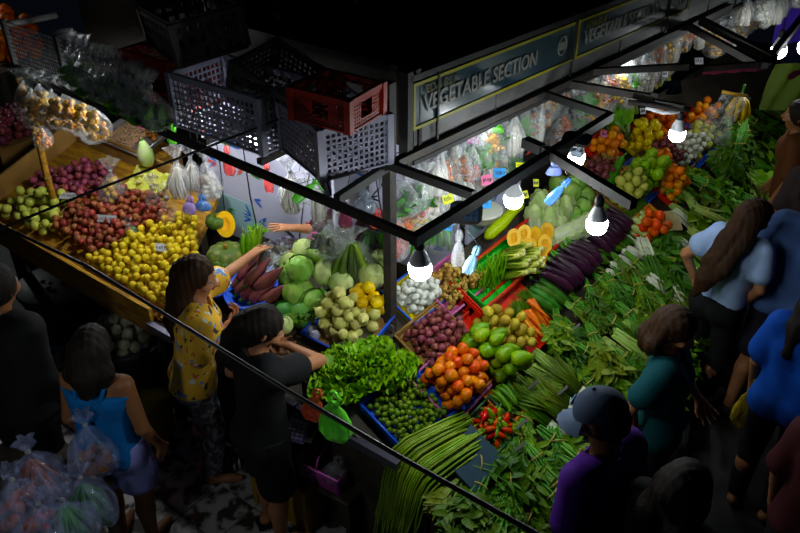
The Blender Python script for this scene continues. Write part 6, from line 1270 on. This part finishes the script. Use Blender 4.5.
# --- others in the dark aisle
person('dark haired person seen from above in the dark aisle below the teal shirt', (-.33, 2.10, .85), (-.33, 2.08, 1.32), (.3, .9), .98, hair='long', top={'m': cloth('tee_dark', (.012, .012, .013)), 'sleeve': .6}, bottom={'m': cloth('trousers_dark', (.008, .008, .01)), 'len': 1.9}, h=.011, skin=SKD)
person('man in pale blue t-shirt and dark shorts walking up the aisle', (-.44, 4.48, .86), (-.45, 4.55, 1.36), (.2, .98), 1.03, hair='short', fem=False, torso_r=1.15, arms={'L': ((-.68, 4.52, 1.12), (-.66, 4.70, .95), (.8, 0, 0), .6), 'R': ((-.22, 4.5, 1.1), (-.2, 4.62, .9), (-.8, 0, 0), .6)}, legs={'L': ((-.54, 4.42, .46), (-.56, 4.32, .075)), 'R': ((-.36, 4.55, .46), (-.34, 4.6, .075))}, top={'m': cloth('tee_blue', (.06, .10, .23)), 'e': .022, 'sleeve': .8, 'hem': .06}, bottom={'m': cloth('shorts_dark', (.012, .012, .02)), 'len': .8, 'e': .025, 'flare': .02}, h=.0095, skin=SKD, shoes=mat('shoe_dark', (.02, .02, .02), .5))
person('person in bright blue t-shirt carrying a yellow bag beside the teal shirt', (-.20, 3.58, .84), (-.20, 3.60, 1.30), (.1, .98), .98, hair='long', top={'m': cloth('tee_bright_blue', (.01, .06, .32)), 'e': .018, 'sleeve': .7, 'hem': .06}, bottom={'m': cloth('trousers_dark', (.008, .008, .01)), 'len': 1.9}, h=.0095, skin=SKD)
softbag('shopping_bag', 'yellow plastic bag hanging beside the bright blue t-shirt', TRS((-.36, 3.66, .80), (0, 0, .6)), .10, .30, plastic('yellow_film', (.55, .40, .02), .9), 41)
person('person in brown striped top at the far end of the aisle', (-.85, 6.05, .86), (-.88, 6.0, 1.34), (-.9, -.2), 1.0, hair='short', top={'m': cloth('tee_brown', (.09, .035, .015)), 'sleeve': .8}, bottom={'m': cloth('trousers_dark', (.008, .008, .01)), 'len': 1.9}, h=.011, skin=SKD)
person('dark clothed person standing behind the trolley in the aisle', (-.55, 5.35, .86), (-.55, 5.3, 1.34), (.2, .95), 1.0, hair='long', top={'m': cloth('tee_dark2', (.03, .02, .02)), 'sleeve': .8}, bottom={'m': cloth('trousers_grey', (.05, .045, .04)), 'len': 1.9}, h=.011, skin=SKD)
person('person in red brown top at the dark edge of the aisle', (.10, 2.80, .86), (.10, 2.83, 1.34), (.2, .95), 1.0, hair='long', top={'m': cloth('tee_red', (.035, .006, .008)), 'sleeve': .8}, bottom={'m': cloth('trousers_dark', (.008, .008, .01)), 'len': 1.9}, h=.011, skin=SKD)
person('black silhouetted person in dark clothes beside the wooden tray', (-3.30, 1.12, .88), (-3.36, 1.20, 1.38), (-.3, .95), 1.08, hair='short', fem=False, torso_r=1.2, top={'m': cloth('tee_black2', (.006, .006, .006)), 'sleeve': 1.6, 'e': .02}, bottom={'m': cloth('trousers_black2', (.005, .005, .006)), 'len': 1.9}, h=.011, skin=SKD)
# ================================================================ THINGS BELOW AND AROUND
# lower basket, bags and calculator in front of the stand corner
p = W(328, 474, .42); bk = thing('plastic_basket', 'pink mauve plastic basket with handle below the curly lettuce', 'basket', TRS((p.x, p.y, p.z), (0, 0, .1)))
mp_ = mat('basket_pink', (.42, .12, .36), .4); w, d, h = .26, .18, .11
MB().box((0, 0, .004), (w / 2 - .015, d / 2 - .015, .004)).build('base', mp_, bk, False)
for s in (-1, 1):
    b = MB()
    for k in range(14): b.bar((-w / 2 + .02 + (w - .04) * k / 13, s * (d / 2 - .01), .0), (-w / 2 + .01 + (w - .02) * k / 13, s * d / 2, h), .007)
    for k in range(5): b.bar((-w / 2, s * (d / 2 - .008 + .002 * k), h * k / 4.3), (w / 2, s * (d / 2 - .008 + .002 * k), h * k / 4.3), .006)
    b.build('side', mp_, bk, False); b = MB()
    for k in range(10): b.bar((s * (w / 2 - .01), -d / 2 + .02 + (d - .04) * k / 9, 0), (s * w / 2, -d / 2 + .01 + (d - .02) * k / 9, h), .007)
    for k in range(5): b.bar((s * (w / 2 - .008 + .002 * k), -d / 2, h * k / 4.3), (s * (w / 2 - .008 + .002 * k), d / 2, h * k / 4.3), .006)
    b.build('side', mp_, bk, False)
b = MB(); a, c = w / 2 + .005, d / 2 + .005; b.tube([(-a, -c, h), (a, -c, h), (a, c, h), (-a, c, h), (-a, -c, h)], .009, 6).build('rim', mp_, bk)
MB().tube([(0, -c, h), (0, -c * .8, h + .07), (0, 0, h + .10), (0, c * .8, h + .07), (0, c, h)], .006, 6).build('handle', mp_, bk)
q = thing('wooden_shelf', 'dark low shelf under the pink basket', 'shelf', TRS((p.x, p.y, 0))); MB().box((.0, .0, p.z - .014), (.22, .10, .012)).build('board', M_board, q, False)
for x in (-.2, .2): MB().box((x, 0, (p.z - .028) / 2), (.015, .08, (p.z - .028) / 2)).build('leg', M_board, q, False)
softbag('plastic_bag', 'glossy bright green plastic bag hanging from the stand corner', TRS(onp(334, 402, (0, 1, 0), 1.93), (0, 0, .3)), .085, .24, M_gb, 51, None, .5)
softbag('plastic_bag', 'red plastic bag behind the bright green one', TRS(onp(317, 396, (0, 1, 0), 1.96), (0, .3, .3)), .06, .17, M_ob, 52, None, .5)
t = thing('calculator', 'lilac calculator with dark keys on the stand edge', 'calculator', TRS(onp(298, 428, (0, 1, 0), 1.94), (.5, 0, .35)))
MB().box((0, 0, 0), (.055, .075, .009)).build('case', mat('calc_lilac', (.14, .10, .22), .4), t, False); MB().box((0, .055, .0095), (.045, .013, .001)).build('screen', mat('calc_screen', (.05, .06, .06), .2), t, False)
for i in range(4):
    for j in range(5): MB().box((-.036 + .024 * i, -.055 + .021 * j, .011), (.009, .007, .003)).build('key', mat('calc_key', (.36, .34, .5), .4), t, False)
tag(MB().box((0, 0, 0), (.09, .05, .006)).build('ledge_board', M_board, None, False, TRS(onp(298, 428, (0, 1, 0), 1.94) - Vector((0, 0, .018)), (.5, 0, .35))), 'small dark ledge board under the calculator', 'board')
crate('plastic_crate', 'dull yellow crate standing on the floor behind the woman in black', TRS((-2.30, 2.00 - .0, .01), (0, 0, .05)), .38, .20, .34, mat('crate_yellow', (.36, .24, .03), .5), .024, None, False, .3)
softbag('plastic_bag', 'clear plastic bag lying in the pink basket', TRS(W(338, 462, .62), (0, .2, .3)), .07, .15, M_film, 53, None, .6)
# bottle standing below the stand
t = thing('water_bottle', 'clear bluish bottle standing in the dark below the stand', 'bottle', TRS(W(384, 478, .3))); MB().lathe([(.03, 0), (.033, .01), (.033, .15), (.014, .19), (.013, .21)], 12).build('body', plastic('bottle_film', (.3, .4, .6), .5), t); MB().lathe([(.014, .21), (.015, .212), (.015, .225), (.013, .228)], 10).build('cap', M_bl, t)
# big clear bags of vegetables nearest the tiles
t0 = thing('low_table', 'dark low table carrying clear bags of vegetables', 'table'); 
MB().box((-3.08, .93, .60), (.34, .30, .015)).build('top', M_board, t0, False)
for x in (-3.36, -2.80):
    for y in (.68, 1.18): MB().box((x, y, .29), (.02, .02, .29)).build('leg', M_board, t0, False)
def bigbag(px, py, z, w, h, cm_, kind, seed, label):
    B_ = bag('vegetable_bag', w, h, plastic('crisp_film', (.45, .52, .85), .24, .05), cm_, .75, seed, kind); B_.put(TRS(W(px, py, z), (0, 0, seed)), label)
bigbag(28, 452, 1.0, .16, .36, mat('bag_carrot', (.30, .09, .01)), 'strand', 61, 'large clear bag of carrots at the end of low table')
bigbag(12, 480, 1.0, .15, .36, mat('bag_rust', (.25, .07, .015)), 'lump', 62, 'large clear bag of orange vegetables on the low table')
bigbag(80, 478, .92, .13, .30, mat('bag_bean', (.06, .22, .02)), 'strand', 63, 'clear bag of bright green beans on the low table')
bigbag(62, 500, .92, .12, .28, mat('bag_bean', (.06, .22, .02)), 'strand', 64, 'clear bag of green stalks beside the orange vegetables')
bigbag(85, 425, 1.02, .12, .30, C_brn, 'sheet', 65, 'clear crinkled bag held against the blue top')
bigbag(38, 505, .9, .12, .26, C_red, 'lump', 66, 'clear bag of reddish roots at the low table edge')
# ---------------------------------------------------------------- far right: trolley, tarps, next stall
t = thing('shopping_trolley', 'dark shopping trolley with a purple bag standing in the aisle', 'trolley', TRS((-.66, 5.05, 0), (0, 0, -.2)))
mt = mat('trolley_grey', (.10, .10, .13), .4); MB().box((0, 0, .38), (.16, .13, .25)).build('bag', cloth('trolley_bag', (.06, .06, .09)), t)
for s in (-1, 1): MB().tube([(s * .12, .13, .05), (s * .12, .14, .6), (s * .11, .2, 1.0), (s * .10, .22, 1.08)], .012, 7).build('handle_tube', mt, t); MB().lathe([(.01, -.015), (.06, -.015), (.06, .015), (.01, .015)], 14, TRS((s * .17, .12, .06), (0, math.pi / 2, 0))).build('wheel', M_black, t)
MB().tube([(-.12, .22, 1.08), (.12, .22, 1.08)], .016, 8).build('grip', M_black, t)
o = softbag('plastic_bag', 'purple bag lying on top of the shopping trolley', TRS((-.66, 5.03, .78), (.0, 0, .3)), .11, .15, plastic('purple_film', (.12, .05, .3), .9), 71, None, .8)
softbag('plastic_bag', 'bright green bag beside the purple one on the trolley', TRS((-.74, 4.95, .70), (.0, 0, .3)), .06, .08, M_gb, 72, None, .8)
def drape(name, label, P, m, cat, amp=.03):
    a, b_, c_, d_ = [Vector(q_) for q_ in P]; n_ = (b_ - a).cross(d_ - a).normalized(); bb = MB(); n = 14
    bb.add([(a.lerp(b_, j / n)).lerp(d_.lerp(c_, j / n), i / n) + n_ * amp * math.sin(j * 1.7 + i * .25) for i in range(n + 1) for j in range(n + 1)], [(i * (n + 1) + j, i * (n + 1) + j + 1, (i + 1) * (n + 1) + j + 1, (i + 1) * (n + 1) + j) for i in range(n) for j in range(n)])
    return tag(bb.build(name, m), label, cat)
drape('tarp', 'purple blue tarp hanging in the far stall', [(-1.55, 7.6, 2.7), (-1.15, 7.9, 2.7), (-1.15, 7.9, 1.5), (-1.55, 7.6, 1.5)], cloth('tarp_purple', (.06, .03, .32)), 'tarp')
drape('tarp', 'dark navy tarp behind the hanging bananas', [(-1.75, 9.35, 2.0), (-.6, 9.7, 2.0), (-.6, 9.7, .3), (-1.75, 9.35, .3)], cloth('tarp_navy', (.02, .025, .06)), 'tarp')
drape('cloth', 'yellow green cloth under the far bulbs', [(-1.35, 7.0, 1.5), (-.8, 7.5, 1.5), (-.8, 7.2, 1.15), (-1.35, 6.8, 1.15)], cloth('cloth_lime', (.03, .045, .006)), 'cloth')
drape('ribbon', 'pink cloth ribbon tied along the far frame', [(-1.42, 4.93, 1.985), (-1.08, 5.32, 1.985), (-1.08, 5.32, 1.95), (-1.42, 4.93, 1.95)], cloth('ribbon_pink', (.16, .03, .06)), 'ribbon', .012)
drape('ribbon', 'short pink ribbon beside the dark tarp', [(-1.05, 6.0, 1.75), (-.7, 6.6, 1.9), (-.7, 6.6, 1.85), (-1.05, 6.0, 1.70)], cloth('ribbon_pink', (.16, .03, .06)), 'ribbon', .012)
t = thing('wooden_cabinet', 'brown wooden cabinet standing beyond the trolley', 'cabinet', TRS((-.35, 8.0, 0), (0, 0, .3)))
mw = mat('cabinet_wood', (.13, .06, .025), .5, c2=(.08, .035, .015), ns=6, stretch=(1, 1, .2)); MB().box((0, 0, .8), (.5, .25, .8)).build('body', mw, t, False)
for s in (-1, 1): dd = MB().box((s * .245, -.262, .8), (.235, .012, .74)).build('door', mw, t, False); MB().ball((s * .04, -.285, .85), .016, 8, 5).build('knob', M_dark, dd)
for k in range(12):
    put(('noodle', 'white', 'long')[k % 3], (-1.62 + .06 * (k % 4) + rnd.uniform(-.05, .05), 6.9 + .1 * k, 2.05 + rnd.uniform(-.1, .1)), 'milky bag glowing in the stall beyond the roof end', 'milky bags beyond the roof end', 1.1)
for k in range(16):
    put(('film_chip', 'brown', 'film_chip', 'orange', 'white')[k % 5], (-1.88 + rnd.uniform(-.03, .03), 6.95 + .085 * k, 1.72 - .03 * (k % 2)), 'yellow brown bag in the row next to the far bulbs', 'yellow brown bags by the far bulbs', 1.2)
tag(MB().tube([(-1.88, 6.9, 1.76), (-1.88, 8.4, 1.76)], .008, 5).build('hanging_rod', M_dark), 'thin dark rod over the yellow brown far bags', 'rod')
tag(MB().tube([(-1.62, 6.8, 2.12), (-1.4, 8.2, 2.12)], .008, 5).build('hanging_rod', M_dark), 'thin dark rod over the far milky bags', 'rod')
# ---------------------------------------------------------------- far left: neighbouring fruit stall
pf = W(6, 52, 1.05); t = thing('fruit_stand', 'neighbouring dark fruit stand seen past the wire mesh', 'stand', TRS((pf.x, pf.y, 0))); MB().box((0, 0, .98), (.45, .35, .02)).build('top', M_board, t, False)
for x in (-.4, .4):
    for y in (-.3, .3): MB().box((x, y, .48), (.03, .03, .48)).build('leg', M_board, t, False)
pr = [PR(single('orange', lathe_mesh('orange', roundprof(.065), 10, mat('orange_peel', (.72, .20, .02), .4, .2))))]
pile(TRS((pf.x, pf.y, 1.0)), .8, .6, 70, .065, pr, 'orange heaped on the neighbouring fruit stand', 'oranges on neighbouring stand', 'orange', 1.5, .0, seed=81)
pf = W(8, 122, .95); t = thing('onion_box', 'wooden box of red onions beyond the onion stand', 'box', TRS((pf.x, pf.y, 0))); MB().box((0, 0, .44), (.35, .3, .44)).build('body', M_card, t, False); MB().box((0, -.3, .9), (.36, .015, .05)).build('front_lip', M_wood, t, False)
pr = [PR(single('far_red_onion', onion_me('far_red_onion', .04, m_purp)))]
pile(TRS((pf.x, pf.y, .885)), .68, .55, 90, .036, pr, 'red onion heaped in the wooden box beyond the onion stand', 'red onions in the far box', 'onion', 1., 0, seed=82)
tag(MB().tube([W(-20, 30, 2.1), W(20, 22, 2.1), W(56, 15, 2.1)], .025, 8).build('awning_pole', mat('pole_grey', (.14, .14, .14), .5)), 'grey awning pole of the neighbouring stall', 'pole')
# ---------------------------------------------------------------- leftovers: models never placed
def rm(o):
    for c in list(o.children): rm(c)
    bpy.data.objects.remove(o)
for p in Proto.REG:
    if not p.used: rm(p.o)
